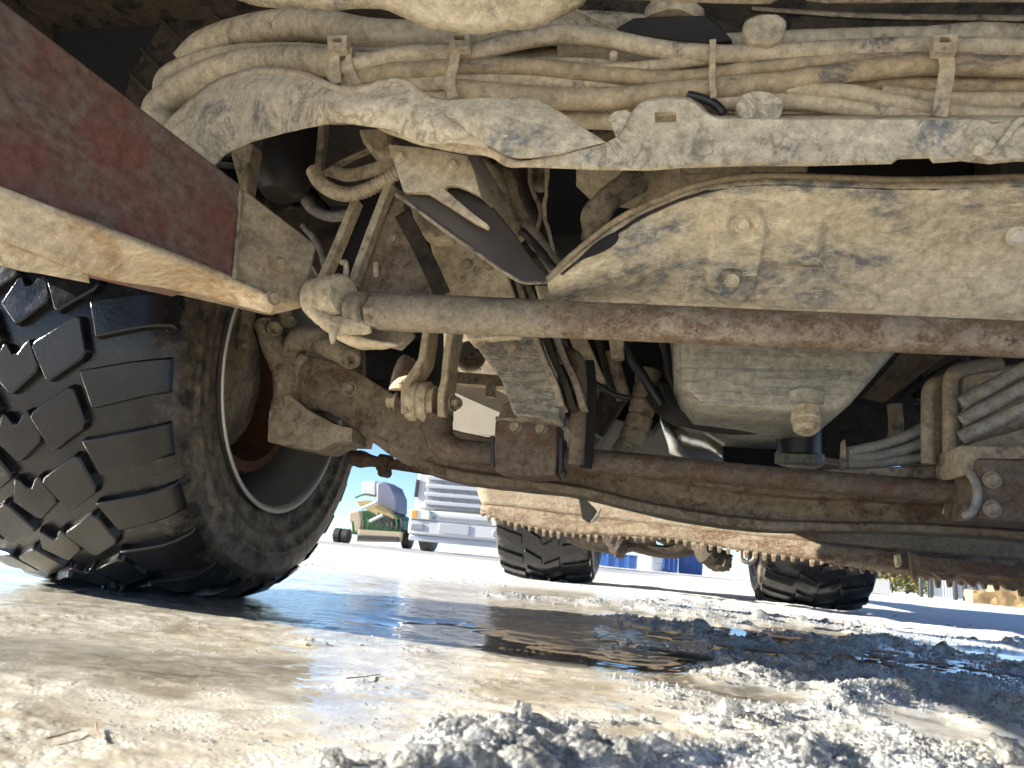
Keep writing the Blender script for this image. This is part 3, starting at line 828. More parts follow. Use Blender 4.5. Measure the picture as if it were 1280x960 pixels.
# dusty underside plate of the arm
loft('arm_underside', [[(-200, 160, 0.395), (0, 233, 0.515), (150, 296, 0.64), (289, 352, 0.853), (345, 376, 0.90)], [(-240, 230, 0.42), (0, 300, 0.54), (120, 346, 0.67), (215, 362, 0.88), (338, 392, 0.92)]], 30, 6, 0.008, M['orange_mud'], T, label='orange dusted underside of the red beam')
loft('arm_flange', [[(-240, 226, 0.45), (0, 298, 0.56), (110, 343, 0.70)], [(-240, 260, 0.47), (0, 332, 0.58), (50, 342, 0.65), (112, 354, 0.72)]], 16, 4, 0.006, M['mud_pale'], T)
beam_section('arm_end', ((300, 231, 0.862), (289, 350, 0.862), (215, 368, 0.93)), ((398, 306, 0.955), (380, 386, 0.955), (338, 396, 1.0)), M['mud_mid'], T, label='tan dusted end of the red beam')

# --- pivot joint where beam and crossbar meet
c = P(414, 372, 0.95)
lathe('pivot_bushing', [(-0.036, 0.001), (-0.036, 0.026), (-0.031, 0.032), (0.020, 0.033), (0.026, 0.029), (0.026, 0.001)], c, (0.93, -0.30, 0.02), M['mud'], T, n=28, jit=0.0012)
tube('mud_lump', [(386, 386, 0.94, 6), (402, 398, 0.94, 10), (420, 406, 0.94, 12), (440, 408, 0.945, 12), (464, 408, 0.95, 7)], 10, M['mud'], T, jit=0.003, n=14)
tube('mud_drip', [(416, 410, 0.93, 6), (416, 424, 0.93, 4), (415, 430, 0.93, 1.5)], 4, M['mud'], T)
c = P(452, 390, 0.955)
lathe('pivot_flange', [(-0.014, 0.001), (-0.014, 0.029), (-0.009, 0.0315), (-0.004, 0.030), (-0.002, 0.0275), (0.002, 0.0275), (0.004, 0.0295), (0.010, 0.029), (0.012, 0.026), (0.012, 0.001)], c, (0.96, -0.22, 0.0), M['rust_pale'], T, n=36)
c = P(466, 392, 0.952)
v, f = lathe_geo([(-0.004, 1e-4), (-0.004, 0.0255), (0.016, 0.0255), (0.020, 0.022), (0.020, 1e-4)], c, (0.98, -0.1, -0.03), 6, 0.3)
fixn(mk('pivot_nut', v, f, M['mud_brown'], T, bevel=0.002, angle=25))
tube('hook_pin', [(431, 352, 0.965), (433, 336, 0.96), (431, 328, 0.955), (427, 328, 0.95)], 3.6, M['mud'], T)
# triangular gusset hanging under the pivot
prism('gusset_plate', [(436, 402), (512, 410), (516, 416), (498, 434), (470, 428), (440, 418)], 0.985, M['rust_pale'], T, back=0.02, jit=0.001)
loft('gusset_lip', [[(400, 405, 0.955), (440, 422, 0.95), (497, 433, 0.95)], [(404, 412, 0.965), (440, 434, 0.975), (478, 438, 0.985)]], 12, 3, 0.004, M['mud'], T, jit=0.0015)

# --- rusty crossbar
a, b = P(478, 389.5, 0.95), P(684, 398.5, 0.95)
d_ = (b-a)/206
path = resample([a, b], 30)
vs, fs = sweep_geo(path, [24*mpp(p) for p in path], circle(36))
mk('crossbar_sleeve', vs, fs, M['rust_pale'], T, label='grey dusted left end of the crossbar')
e = P(1790, 446.5, 0.95)
path = resample([b-d_*6, e], 130)
vs, fs = sweep_geo(path, [23.4*mpp(p) for p in path], circle(36))
mk('crossbar', vs, fs, M['rust'], T, label='rusted round steel crossbar', jit=0.0006, jsc=70)

# --- cables and hoses along the top
CB = M['mud_cable']
M['cable2'] = dirt('dusty_cable_sheath_rubbed', (0.50, 0.40, 0.26), (0.40, 0.32, 0.21), (0.16, 0.155, 0.145), 0.26, s=12, sb=12, bump=0.25, rough=0.75, stretch=(1.0, 2.2, 2.6))
C2 = M['cable2']
def cable(pts, r, mat=None, **k): return tube('cable', pts, r*1.27, mat or CB, T, n=16, wob=0.02, **k)
Dc = 0.80
def at(pts, d): return [(x, y, d+dl(x)) for x, y in pts]
cable(at([(232, 82), (254, 60), (291, 44), (347, 32), (404, 31), (457, 42), (560, 47), (640, 42), (730, 34), (820, 40)], 0.83), 15)
cable(at([(212, 150), (204, 120), (204, 104), (216, 90), (254, 75), (300, 67), (363, 65), (410, 68), (472, 71), (540, 66)], 0.815), 9)
cable(at([(214, 165), (198, 150), (197, 136), (208, 124), (238, 104), (285, 85), (335, 76), (394, 76), (440, 80), (500, 84), (560, 80)], Dc), 14)
cable(at([(415, 93), (435, 86), (472, 76), (504, 68), (540, 67), (594, 65), (648, 51), (702, 43), (756, 48), (810, 59), (863, 66), (930, 68), (1010, 64), (1150, 58), (1300, 60)], 0.785), 9)
cable(at([(430, 104), (470, 92), (540, 86), (594, 83), (666, 84), (720, 90), (774, 95), (827, 99), (885, 96), (950, 86), (1052, 77), (1165, 74), (1290, 70)], 0.79), 8.5, C2)
cable(at([(450, 112), (500, 106), (540, 103), (612, 101), (684, 104), (738, 106), (800, 104), (860, 98)], 0.80), 7.5)
cable(at([(560, 112), (587, 114), (648, 120), (720, 124), (791, 121), (850, 114), (950, 106), (1052, 92), (1152, 81), (1290, 84)], 0.785), 10.5, C2)
cable(at([(600, 78), (690, 84), (760, 88), (820, 83), (850, 78), (950, 65), (1052, 61), (1152, 65), (1290, 69)], 0.79), 6.5)
cable(at([(960, 108), (1018, 113), (1068, 117), (1119, 128), (1169, 138), (1230, 144), (1290, 146)], 0.79), 8)
cable(at([(830, 128), (897, 129), (984, 127), (1035, 132), (1102, 142), (1180, 148)], 0.795), 8)
cable(at([(1040, 106), (1085, 105), (1186, 107), (1290, 109)], 0.81), 9.5, C2)
cable(at([(1100, 118), (1186, 127), (1290, 127)], 0.805), 9.5)
cable(at([(700, 60), (860, 62), (960, 58), (1031, 55), (1100, 53), (1152, 52), (1220, 47), (1290, 50)], 0.83), 14)
cable(at([(640, 138), (720, 138), (790, 140), (880, 142), (1000, 148)], 0.82), 12)
cable(at([(700, 66), (800, 76), (900, 80), (1000, 90), (1120, 96), (1290, 96)], 0.83), 9)
cable(at([(590, 84), (640, 80), (690, 76), (780, 80), (862, 84)], 0.81), 4)
cable(at([(440, 118), (520, 122), (600, 128), (700, 146), (780, 150)], 0.82), 10)
for yy, rr, dd in ((56, 11, 0.87), (78, 12, 0.87), (100, 12, 0.865), (122, 12, 0.865), (140, 11, 0.86)):
    cable(at([(380, yy-6+8*math.sin(yy)), (560, yy), (740, yy+5*math.sin(yy*2)), (900, yy+2), (1060, yy-4*math.sin(yy)), (1300, yy+3)], dd), rr)
cable(at([(860, 118), (890, 128), (905, 142)], 0.78), 4.5, M['black'])
lathe('cable_clip', [(0, 0.001), (0.0, 0.006), (0.006, 0.005), (0.008, 0.001)], P(767, 71, 0.79), -Y1, CB, T, n=12)
# cable ties: strap round the bundle with its block head
def tie(pts, w, head, hs, d):
    path = spline([P(x, y, d) for x, y in pts], 6)
    vs, fs = sweep_geo(path, [(w*mpp(path[0]), 0.0018)]*len(path), [(-1, -1), (1, -1), (1, 1), (-1, 1)], up=(0, -1, 0.2))
    o = mk('cable_tie', vs, fs, CB, T, bevel=0.0008)
    if head:
        x, y = head
        p = [P(x-hs, y-hs*.75, d-0.012), P(x+hs, y-hs*.75, d-0.012), P(x+hs*.9, y+hs*.7, d-0.012), P(x-hs*.9, y+hs*.7, d-0.012)]
        q = [P(x-hs*.45, y-hs*.5, d-0.012), P(x+hs*.45, y-hs*.5, d-0.012), P(x+hs*.45, y-hs*.05, d-0.012), P(x-hs*.45, y-hs*.05, d-0.012)]
        v, f = prism_geo(p, Vector((0, 0.014, 0)), [q])
        fixn(mk('tie_head', v, f, CB, o, bevel=0.0012))
tie([(423, 50), (419, 62), (418, 80), (420, 104)], 7, (421, 53), 13, 0.775)
tie([(437, 60), (436, 75), (440, 90), (447, 104)], 4, None, 0, 0.775)
tie([(573, 46), (570, 62), (567, 82), (563, 104), (566, 122)], 6.5, (574, 50), 14, 0.768)
tie([(891, 50), (891, 70), (890, 95), (892, 122)], 4, None, 0, 0.77)
tie([(1181, 50), (1181, 66), (1184, 84), (1180, 110), (1174, 146)], 9, (1182, 53), 16, 0.768)
# dark crossmember and panels above the cables
prism('front_crossmember', [(700, -60), (1790, -60), (1790, 64), (1060, 56), (900, 60), (730, 40)], 0.93, M['grime_shade'], T, back=0.06, label='dark brown crossmember above the cables')
loft('panel_seam', [[(940, 8, 0.925), (1080, 16, 0.925), (1300, 19, 0.925)], [(940, 12, 0.925), (1080, 22, 0.925), (1300, 26, 0.925)]], 12, 1, 0.003, M['mud_brown'], T)
loft('bumper_underside', [[(230, -70, 0.60), (420, -80, 0.60), (600, -80, 0.60), (780, -70, 0.60)], [(286, -2, 0.70), (335, 9, 0.70), (400, 12, 0.70), (470, 12, 0.70), (500, 21, 0.70), (540, 37, 0.70), (600, 41, 0.70), (655, 37, 0.70), (692, 28, 0.70), (728, 6, 0.70)]], 40, 8, 0.010, M['mud_pale'], T, label='pale dusted lip of the bumper at the top', jit=0.003, jsc=25)
loft('bumper_underside', [[(740, -60, 0.62), (980, -60, 0.62)], [(768, -1, 0.70), (860, 3, 0.70), (955, 5, 0.70), (972, 0, 0.70)]], 20, 4, 0.008, M['mud_pale'], T)
loft('bumper_underside', [[(1000, -60, 0.62), (1400, -60, 0.62)], [(1008, 1, 0.70), (1020, 4, 0.70), (1200, 3, 0.70), (1400, 3, 0.70)]], 20, 4, 0.008, M['mud_pale'], T)
# rubber mount with muddy nut, two domed bolt caps
mt = prism('rubber_mount', [(770, 34), (791, 22), (885, 19), (900, 30), (917, 50), (870, 54), (820, 46), (772, 39)], 0.80, M['black_dull'], T, back=0.05, bevel=0.006, label='black rubber mount above the cables')
lathe('mount_nut', [(-0.012, 0.001), (-0.012, 0.037), (0.004, 0.037), (0.014, 0.028), (0.018, 0.012), (0.018, 0.001)], P(842, 18, 0.82), (0.1, -0.25, 1), M['mud'], mt, n=18, jit=0.003)
def dome(x, y, w, h, d, mat):
    c = P(x, y, d); r = w*mpp(c)
    return lathe('bolt_cap', [(-0.020, 0.001), (-0.020, r*.72), (-0.012, r*.95), (0.002, r*1.0), (0.010, r*.86), (0.014, r*.5), (0.015, 0.001)], c, (0.08, -0.30, -1), mat, T, n=24, jit=0.002)
for k_, ol in enumerate(([(928, 36), (932, 23), (945, 17), (975, 18), (984, 25), (980, 44), (965, 54), (938, 52)], [(920, 131), (926, 118), (940, 113), (962, 113), (976, 119), (980, 131), (973, 150), (930, 150)])):
    prism('bolt_cap', ol, 0.765, M['mud_pale' if k_ else 'mud_cable'], T, back=0.03, bevel=0.007, jit=0.001)
tube('wire', [(715, 10, 0.80), (740, 22, 0.80), (768, 38, 0.80)], 1.6, CB, T, n=6)

# --- twisted bracket strip in front of the cables
BR = M['mud_pale']
loft('bracket_strip', [
    [(178, 190, 0.8900), (200, 160, 0.8850), (238, 124, 0.8795), (270, 101, 0.8696), (310, 88, 0.8438), (348, 86, 0.8125), (385, 93, 0.7825), (426, 109, 0.7577), (457, 106, 0.7501), (488, 98, 0.7500), (510, 100, 0.7500), (529, 116, 0.7520), (560, 128, 0.7550), (600, 134, 0.7570)],
    [(215, 205, 0.8750), (238, 176, 0.8645), (262, 150, 0.8532), (300, 124, 0.8312), (335, 116, 0.8035), (372, 120, 0.7775), (410, 132, 0.7558), (440, 136, 0.7448), (470, 134, 0.7400), (495, 134, 0.7380), (520, 140, 0.7400), (545, 152, 0.7420), (566, 158, 0.7450), (606, 166, 0.7500)],
    [(250, 228, 0.8922), (270, 205, 0.8796), (285, 191, 0.8693), (316, 177, 0.8441), (350, 167, 0.8158), (385, 160, 0.7895), (420, 154, 0.7704), (445, 157, 0.7616), (470, 160, 0.7580), (495, 165, 0.7570), (520, 176, 0.7570), (545, 180, 0.7570), (570, 180, 0.7570), (612, 186, 0.7570)]],
    110, 14, 0.005, BR, T, bevel=0.0015, label='curved pale bracket strip in front of the cables', jit=0.0012, jsc=30)
loft('bracket_lip', [[(200, 158, 0.8820), (238, 123, 0.8765), (270, 99, 0.8666), (310, 86, 0.8408), (348, 84, 0.8095), (385, 91, 0.7795), (426, 107, 0.7547), (457, 104, 0.7471), (488, 96, 0.7470), (510, 98, 0.7470), (529, 114, 0.7490), (560, 126, 0.7520)],
    [(206, 165, 0.8800), (244, 130, 0.8736), (274, 107, 0.8625), (312, 94, 0.8372), (348, 92, 0.8075), (383, 99, 0.7790), (424, 115, 0.7536), (457, 112, 0.7451), (487, 104, 0.7450), (506, 106, 0.7450), (524, 121, 0.7470), (556, 132, 0.7500)]], 90, 2, 0.007, M['mud'], T, jit=0.0008, jsc=90)
loft('bracket_strip', [
    [(540, 126, 0.75), (576, 124, 0.748), (612, 122, 0.745), (650, 122, 0.745), (676, 127, 0.745), (700, 140, 0.745), (728, 159, 0.747), (757, 177, 0.75)],
    [(556, 142, 0.741), (590, 146, 0.735), (622, 151, 0.732), (652, 154, 0.732), (680, 157, 0.735), (705, 163, 0.738), (730, 170, 0.742), (757, 177.5, 0.748)],
    [(572, 156, 0.748), (592, 170, 0.745), (612, 183, 0.742), (640, 196, 0.740), (675, 195, 0.740), (705, 190, 0.742), (730, 184, 0.745), (757, 178, 0.748)]],
    60, 12, 0.005, M['mud_guard'], T, bevel=0.0015, label='twisted end of the bracket, dust rubbed blue grey')
# lower flange running on under the bracket
loft('bracket_flange', [
    [(470, 160, 0.765), (520, 172, 0.765), (556, 176, 0.765), (590, 172, 0.765), (620, 188, 0.762), (650, 200, 0.76), (700, 196, 0.76), (760, 182, 0.757), (800, 176, 0.755)],
    [(485, 168, 0.775), (530, 183, 0.775), (580, 192, 0.775), (612, 196, 0.77), (638, 209, 0.765), (700, 208, 0.762), (760, 208, 0.76), (800, 208, 0.758)]],
    50, 3, 0.004, M['mud'], T, jit=0.001)
# long channel on the right with hump, slot and notches
prism('channel_rail', [(640, 204), (700, 194), (752, 181), (770, 172), (781, 156), (788, 144), (797, 131), (808, 126), (856, 124), (869, 129), (880, 140), (897, 149), (1000, 149), (1100, 150), (1228, 150), (1240, 155), (1262, 151), (1275, 147), (1770, 147),
    (1770, 196), (1276, 197), (1240, 200), (1205, 197), (1170, 199), (1165, 193), (1125, 194), (1117, 200), (1010, 203), (940, 203), (850, 206), (812, 209), (740, 208)], 0.75, M['mud_pale'], T, back=0.008, bevel=0.0022,
    holes=[[(818, 140), (845, 139), (846, 152), (819, 153)]], label='long dusty channel rail with a slotted hump', jit=0.0006)
lathe('channel_dimple', [(-0.004, 0.001), (-0.004, 0.013), (0.003, 0.011), (0.006, 0.004), (0.006, 0.001)], P(1228, 182, 0.75), -Y1, M['mud_pale'], T, n=20, jit=0.002)
tube('channel_crease', [(1240, 196, 0.748), (1252, 180, 0.746), (1266, 160, 0.748), (1276, 150, 0.75)], 5, M['mud_pale'], T)
loft('channel_top', [[(770, 172, 0.752), (788, 144, 0.752), (808, 127, 0.752), (856, 125, 0.752), (880, 141, 0.752), (897, 150, 0.752), (1100, 151, 0.752), (1400, 149, 0.752)], [(776, 160, 0.80), (795, 132, 0.80), (812, 118, 0.80), (858, 116, 0.80), (884, 132, 0.80), (900, 141, 0.80), (1100, 142, 0.80), (1400, 140, 0.80)]], 60, 2, 0.003, M['mud'], T)
prism('hooked_tab', [(760, 146), (768, 139), (782, 137), (790, 141), (783, 150), (776, 164), (770, 170)], 0.744, BR, T, back=0.004, bevel=0.001)

# --- big guard plate under the front: dusty plastic shell with rim, slot and embossed bolt pad
def stadium(px, py, ax_, ay, bx, by, r):
    t = max(0, min(1, ((px-ax_)*(bx-ax_)+(py-ay)*(by-ay))/((bx-ax_)**2+(by-ay)**2)))
    return math.hypot(px-ax_-t*(bx-ax_), py-ay-t*(by-ay))/r
def emb(px, py):
    h = 0.0
    ss = lambda t: (lambda u: u*u*(3-2*u))(max(0.0, min(1.0, t)))
    d = stadium(px, py, 926, 284, 914, 347, 31)
    h += 0.008*ss((1.12-d)/0.20)
    for bx, by in ((927, 281), (915, 350)):
        d = math.hypot(px-bx, py-by)/17
        h -= 0.006*ss((1.10-d)/0.25)
    d = max(abs(px-988)/40, abs(py-304)/26)
    h += 0.013*ss((1.15-d)/0.40)*(0.25+0.75*ss((px-955)/60))
    if 800 < px < 862 and 350 < py < 374: h += 0.0006*math.sin(px*1.15)
    return h
gd = loft('guard_plate', [
    [(688, 341, 0.900), (723, 311, 0.885), (781, 268, 0.870), (854, 236, 0.860), (902, 223, 0.855), (960, 218, 0.855), (1038, 220, 0.855), (1144, 223, 0.855), (1280, 219, 0.855), (1420, 216, 0.855)],
    [(686, 347, 0.905), (733, 320, 0.885), (793, 283, 0.868), (862, 253, 0.857), (908, 243, 0.850), (962, 238, 0.850), (1040, 240, 0.850), (1146, 243, 0.850), (1281, 240, 0.850), (1420, 238, 0.850)],
    [(684, 352, 0.91), (745, 340, 0.905), (810, 324, 0.915), (870, 310, 0.92), (915, 305, 0.925), (968, 303, 0.925), (1042, 303, 0.93), (1147, 306, 0.93), (1281, 306, 0.93), (1420, 306, 0.93)],
    [(686, 362, 0.925), (748, 366, 0.965), (810, 366, 0.985), (870, 366, 0.99), (918, 367, 0.99), (970, 369, 0.99), (1044, 372, 0.99), (1148, 378, 0.99), (1281, 387, 0.99), (1420, 396, 0.99)],
    [(692, 373, 0.95), (750, 382, 1.00), (812, 386, 1.02), (872, 390, 1.03), (920, 393, 1.03), (972, 397, 1.03), (1046, 402, 1.03), (1150, 410, 1.03), (1282, 420, 1.03), (1420, 430, 1.03)]],
    330, 60, 0.006, M['mud_guard'], T, disp=emb, label='large dust covered guard plate with scratched blue grey patches')
for bx, by, dd in ((927, 281, 0.893), (915, 350, 0.966)):
    lathe('bolt_head', [(-0.004, 0.001), (-0.004, 0.0105), (0.003, 0.0095), (0.004, 0.006), (0.002, 0.005), (0.002, 0.001)], P(bx, by, dd), (0, -0.75, -0.66), M['mud_guard'], gd, n=20)
tube('guard_rim', [(684, 350, 0.897), (722, 313, 0.880), (780, 270, 0.865), (853, 238, 0.855), (902, 225, 0.850), (960, 220, 0.850), (1038, 222, 0.850), (1144, 225, 0.850), (1280, 221, 0.850), (1420, 218, 0.85)], 4.2, M['mud_mid'], T, n=10, wob=0.12)
loft('guard_groove', [[(700, 342, 0.892), (750, 303, 0.874), (800, 270, 0.862), (858, 245, 0.852), (906, 233, 0.847), (960, 228, 0.847), (1040, 231, 0.847), (1146, 234, 0.847), (1281, 230, 0.847), (1420, 228, 0.847)], [(702, 344, 0.892), (752, 306, 0.873), (802, 273, 0.861), (859, 248, 0.851), (907, 236, 0.846), (960, 231, 0.846), (1040, 234, 0.846), (1146, 237, 0.846), (1281, 233, 0.846), (1420, 231, 0.846)]], 90, 1, 0.002, M['grime_shade'], T, jit=0.0008, jsc=120)
# oblong slot near the guard's left tip: a black inset painted for the shade in the hole
loft('guard_slot_shade', [[(722, 324, 0.876), (745, 303, 0.868), (766, 291, 0.860), (772, 292, 0.860)], [(722, 325, 0.876), (745, 318, 0.872), (766, 307, 0.866), (773, 297, 0.861)]], 16, 4, 0.003, M['shade_black'], T)
# folded tongue of the guard seen from inside, the shade there put into its dark colour
M['tongue'] = plain('shaded_inner_plastic', (0.085, 0.068, 0.052), 0.75, 0, 0.2, 12, 0.15)
loft('guard_tongue', [
    [(500, 239, 0.845), (530, 240, 0.85), (568, 236, 0.86), (600, 244, 0.87), (636, 282, 0.885), (664, 322, 0.895), (686, 347, 0.90)],
    [(498, 241, 0.843), (525, 250, 0.84), (560, 268, 0.84), (590, 286, 0.845), (625, 312, 0.86), (658, 338, 0.88), (685, 350, 0.897)],
    [(496, 243, 0.842), (516, 257, 0.84), (560, 290, 0.84), (599, 317, 0.845), (630, 339, 0.855), (655, 352, 0.875), (684, 353, 0.895)]],
    50, 12, 0.004, M['tongue'], T, label='dark folded tongue of the guard plate')
tube('tongue_edge', [(495, 243, 0.84), (516, 258, 0.838), (560, 291, 0.838), (599, 318, 0.843), (630, 340, 0.853), (655, 353, 0.873), (684, 353, 0.893)], 2.2, M['mud_brown'], T, n=8, wob=0.5)

# --- upright tan bracket with slotted lip
prism('hanger_plate', [(485, 180), (530, 184), (584, 194), (592, 212), (601, 245), (584, 236), (570, 231), (559, 231), (556, 236), (574, 252), (596, 270), (611, 281), (609, 285), (592, 277), (560, 256), (534, 240), (504, 239)], 0.832, M['mud'], T, back=0.010, jit=0.0005, bevel=0.0015, label='sandy tan upright bracket with a pointed slotted lip')
prism('hanger_side', [(584, 192, 0.845), (602, 198, 0.93), (628, 240, 0.95), (640, 284, 0.93), (601, 246, 0.845)], 0.9, M['mud_brown'], T, back=0.01)

# --- wedge brackets to the left of the hanger
prism('wedge_plate', [(490, 228), (502, 240), (506, 262), (530, 316), (556, 370), (445, 372), (442, 352)], 1.00, M['axle'], T, back=0.012, bevel=0.002, label='brown triangular wedge plate above the crossbar', jit=0.0008)
bar('wedge_edge', [(489, 231, 0.985), (466, 290, 0.985), (442, 356, 0.985)], 0.006, 0.010, M['mud'], T, sub=3, bevel=0.001, up=(0, 1, 0))
prism('wedge_plate', [(448, 250), (484, 236), (446, 348), (440, 366), (412, 366), (404, 350)], 1.08, M['shade_black'], T, back=0.012)  # black sheet filling the shaded gap between the two plates
bar('wedge_edge', [(447, 252, 1.06), (425, 305, 1.06), (404, 352, 1.06)], 0.006, 0.012, M['mud'], T, sub=3, bevel=0.001, up=(0, 1, 0))
bar('wedge_strip', [(503, 268, 0.995), (530, 318, 0.995), (553, 368, 0.995)], 0.012, 0.006, M['grime_shade'], T, sub=3, bevel=0.001, up=(0, 1, 0))
tube('weld_mark', [(470, 330, 0.997), (470, 340, 0.994), (471, 346, 0.997)], 4, M['mud'], T)

# --- spring hanger: broad tan plate, its grey streaked lower end and the stacked leaves
prism('spring_hanger', [(511, 258), (560, 262), (600, 290), (632, 336), (646, 376), (650, 420), (585, 425), (556, 372), (536, 300)], 1.10, M['mud'], T, back=0.05, jit=0.001, label='broad tan spring hanger above the crossbar')
prism('hanger_cap', [(511, 258), (526, 252), (560, 268), (566, 296), (540, 300), (518, 282)], 1.07, M['mud'], T, back=0.06, bevel=0.008, jit=0.003)
prism('spring_hanger_foot', [(580, 405), (664, 408), (684, 462), (700, 500), (698, 524), (642, 518), (626, 474), (600, 440)], 1.12, M['grey_leaf'], T, back=0.07, bevel=0.004, label='grey streaked lower end of the spring hanger')
for k in range(3):
    x = 668+13*k
    bar('spring_leaf', [(x-4, 400, 1.15+.02*k), (x+8, 440, 1.15+.02*k), (x+26, 480, 1.15+.02*k), (x+36, 512, 1.15+.02*k)], 0.0055, 0.03, M['mud_brown' if k != 1 else 'grime_shade'], T, up=(0, 1, 0), bevel=0.002)
tube('u_bolt', [(700, 446, 1.24), (712, 444, 1.22), (722, 456, 1.21), (724, 490, 1.21), (722, 540, 1.22), (720, 580, 1.23)], 10, M['rust_dark'], T)
tube('u_bolt', [(735, 452, 1.27), (738, 490, 1.27), (736, 540, 1.27), (732, 585, 1.27)], 8, M['shade_black'], T)
for k, (x, y) in enumerate([(650, 340), (662, 352)]):
    bar('spring_leaf', [(x-18, 300, 1.12+.02*k), (x-6, y, 1.13+.02*k), (x+4, 372, 1.13+.02*k), (x+12, 410, 1.13+.02*k)], 0.005, 0.02, M['mud_brown'], T, up=(0, 1, 0), bevel=0.002)
prism('spacer_block', [(668, 356), (700, 358), (706, 376), (674, 376)], 1.02, M['mud'], T, back=0.05)

# --- hoses behind the bracket strip, left of the hanger
hp = [(392, 214, 1.02), (399, 226, 1.01), (412, 237, 1.0), (433, 243, 0.99), (457, 238, 0.985), (478, 227, 0.98), (500, 213, 0.975)]
s = resample(spline([P(*p) for p in hp], 12), 150)
rad = [8.6*mpp(p)*(1+0.13*math.sin(i*2*math.pi/5.0)) for i, p in enumerate(s)]
vs, fs = sweep_geo(s, rad, circle(16))
mk('corrugated_hose', vs, fs, M['mud'], T, angle=80, label='ribbed tan conduit hose')
tube('hose', [(416, 214, 1.03), (434, 219, 1.02), (460, 214, 1.01), (500, 200, 1.0)], 8, M['mud'], T, label='smooth tan hose above the ribbed one')
bar('strap', [(396, 224, 1.03), (426, 205, 1.03), (464, 187, 1.03)], 0.003, 0.012, M['mud_brown'], T, up=(0, 1, 0.5))
prism('clamp_block', [(446, 160), (486, 160), (490, 180), (492, 196), (478, 199), (466, 190), (452, 176)], 0.97, M['mud'], T, back=0.06, bevel=0.006, jit=0.003)
M['bellows'] = plain('brown_black_rubber', (0.020, 0.014, 0.010), 0.5, 0, 0.5, 25, 0.3)
# dark rubber bellows beside them
c0, c1 = P(378, 140, 1.16), P(349, 236, 1.13)
ax_ = (c1-c0); L_ = ax_.length
lathe('air_bellows', [(-0.03, 0.001), (-0.03, 0.052), (L_*.5, 0.054), (L_*.8, 0.054), (L_*.98, 0.046), (L_*1.08, 0.028), (L_*1.1, 0.001)], c0, ax_, M['bellows'], T, n=36, label='dark rubber bellows with a rounded end', jit=0.001)
prism('bellows_bracket', [(288, 190), (300, 178), (318, 180), (312, 210), (308, 240), (300, 236)], 1.02, M['mud_brown'], T, back=0.03)
bar('bellows_strip', [(405, 150, 1.10), (402, 190, 1.10), (398, 222, 1.10)], 0.007, 0.008, M['mud_brown'], T, up=(0, 1, 0))
tube('hose', [(382, 250, 1.2), (392, 262, 1.2), (412, 270, 1.2), (440, 268, 1.2)], 7, M['galv'], T, label='short grey hose bend below the ribbed conduit')
tube('hose', [(378, 282, 1.24), (392, 298, 1.24), (402, 318, 1.24), (408, 346, 1.24)], 4, M['galv'], T)
prism('spring_pad', [(330, 262), (400, 262), (444, 262), (430, 330), (402, 352), (370, 300)], 1.30, M['grime_shade'], T, back=0.08)

# --- wires and hoses hanging in the gap between hanger and guard
for pts, r, m in [
    ([(596, 200, 1.02), (622, 224, 1.02), (632, 262, 1.02), (648, 300, 1.02)], 9, 'mud_brown'),
    ([(628, 206, 1.04), (634, 226, 1.04), (650, 270, 1.04), (684, 320, 1.04), (704, 350, 1.05)], 10, 'mud_brown'),
    ([(662, 206, 1.06), (664, 232, 1.06), (676, 262, 1.06), (672, 285, 1.06)], 3, 'mud_brown'),
    ([(684, 204, 1.05), (683, 240, 1.05), (680, 262, 1.05), (686, 290, 1.05), (694, 330, 1.05)], 2.6, 'mud'),
    ([(648, 206, 1.08), (652, 232, 1.08), (664, 260, 1.08), (690, 318, 1.08)], 8, 'grime_shade'),
    ([(652, 288, 1.0), (668, 306, 1.0), (690, 332, 1.0), (702, 350, 1.0)], 5, 'black'),
    ([(674, 196, 1.10), (676, 224, 1.10), (672, 236, 1.1)], 10, 'mud_brown'),
    ([(612, 206, 1.12), (640, 280, 1.12), (664, 330, 1.12)], 14, 'grime_shade')]:
    tube('hanging_hose', pts, r, M[m], T, jit=0.002)
# tan reservoir and hose stub behind the guard's rim
c = P(790, 208, 1.06)
lathe('reservoir', [(-0.085, 0.001), (-0.085, 0.03), (-0.06, 0.055), (0.0, 0.064), (0.08, 0.066), (0.17, 0.06), (0.18, 0.001)], c, (1, 0.05, 0.0), M['mud'], T, n=32, jit=0.003, label='rounded tan reservoir behind the guard plate')
tube('hose_stub', [(738, 300, 1.02, 13), (742, 278, 1.0, 15), (752, 258, 0.98, 17), (772, 240, 0.98, 16), (796, 224, 1.0, 18)], 16, M['mud_brown'], T, jit=0.004, n=16)
tube('reservoir_pipe', [(850, 210, 1.0), (920, 206, 1.0), (1010, 206, 1.0)], 9, M['mud'], T, jit=0.002)

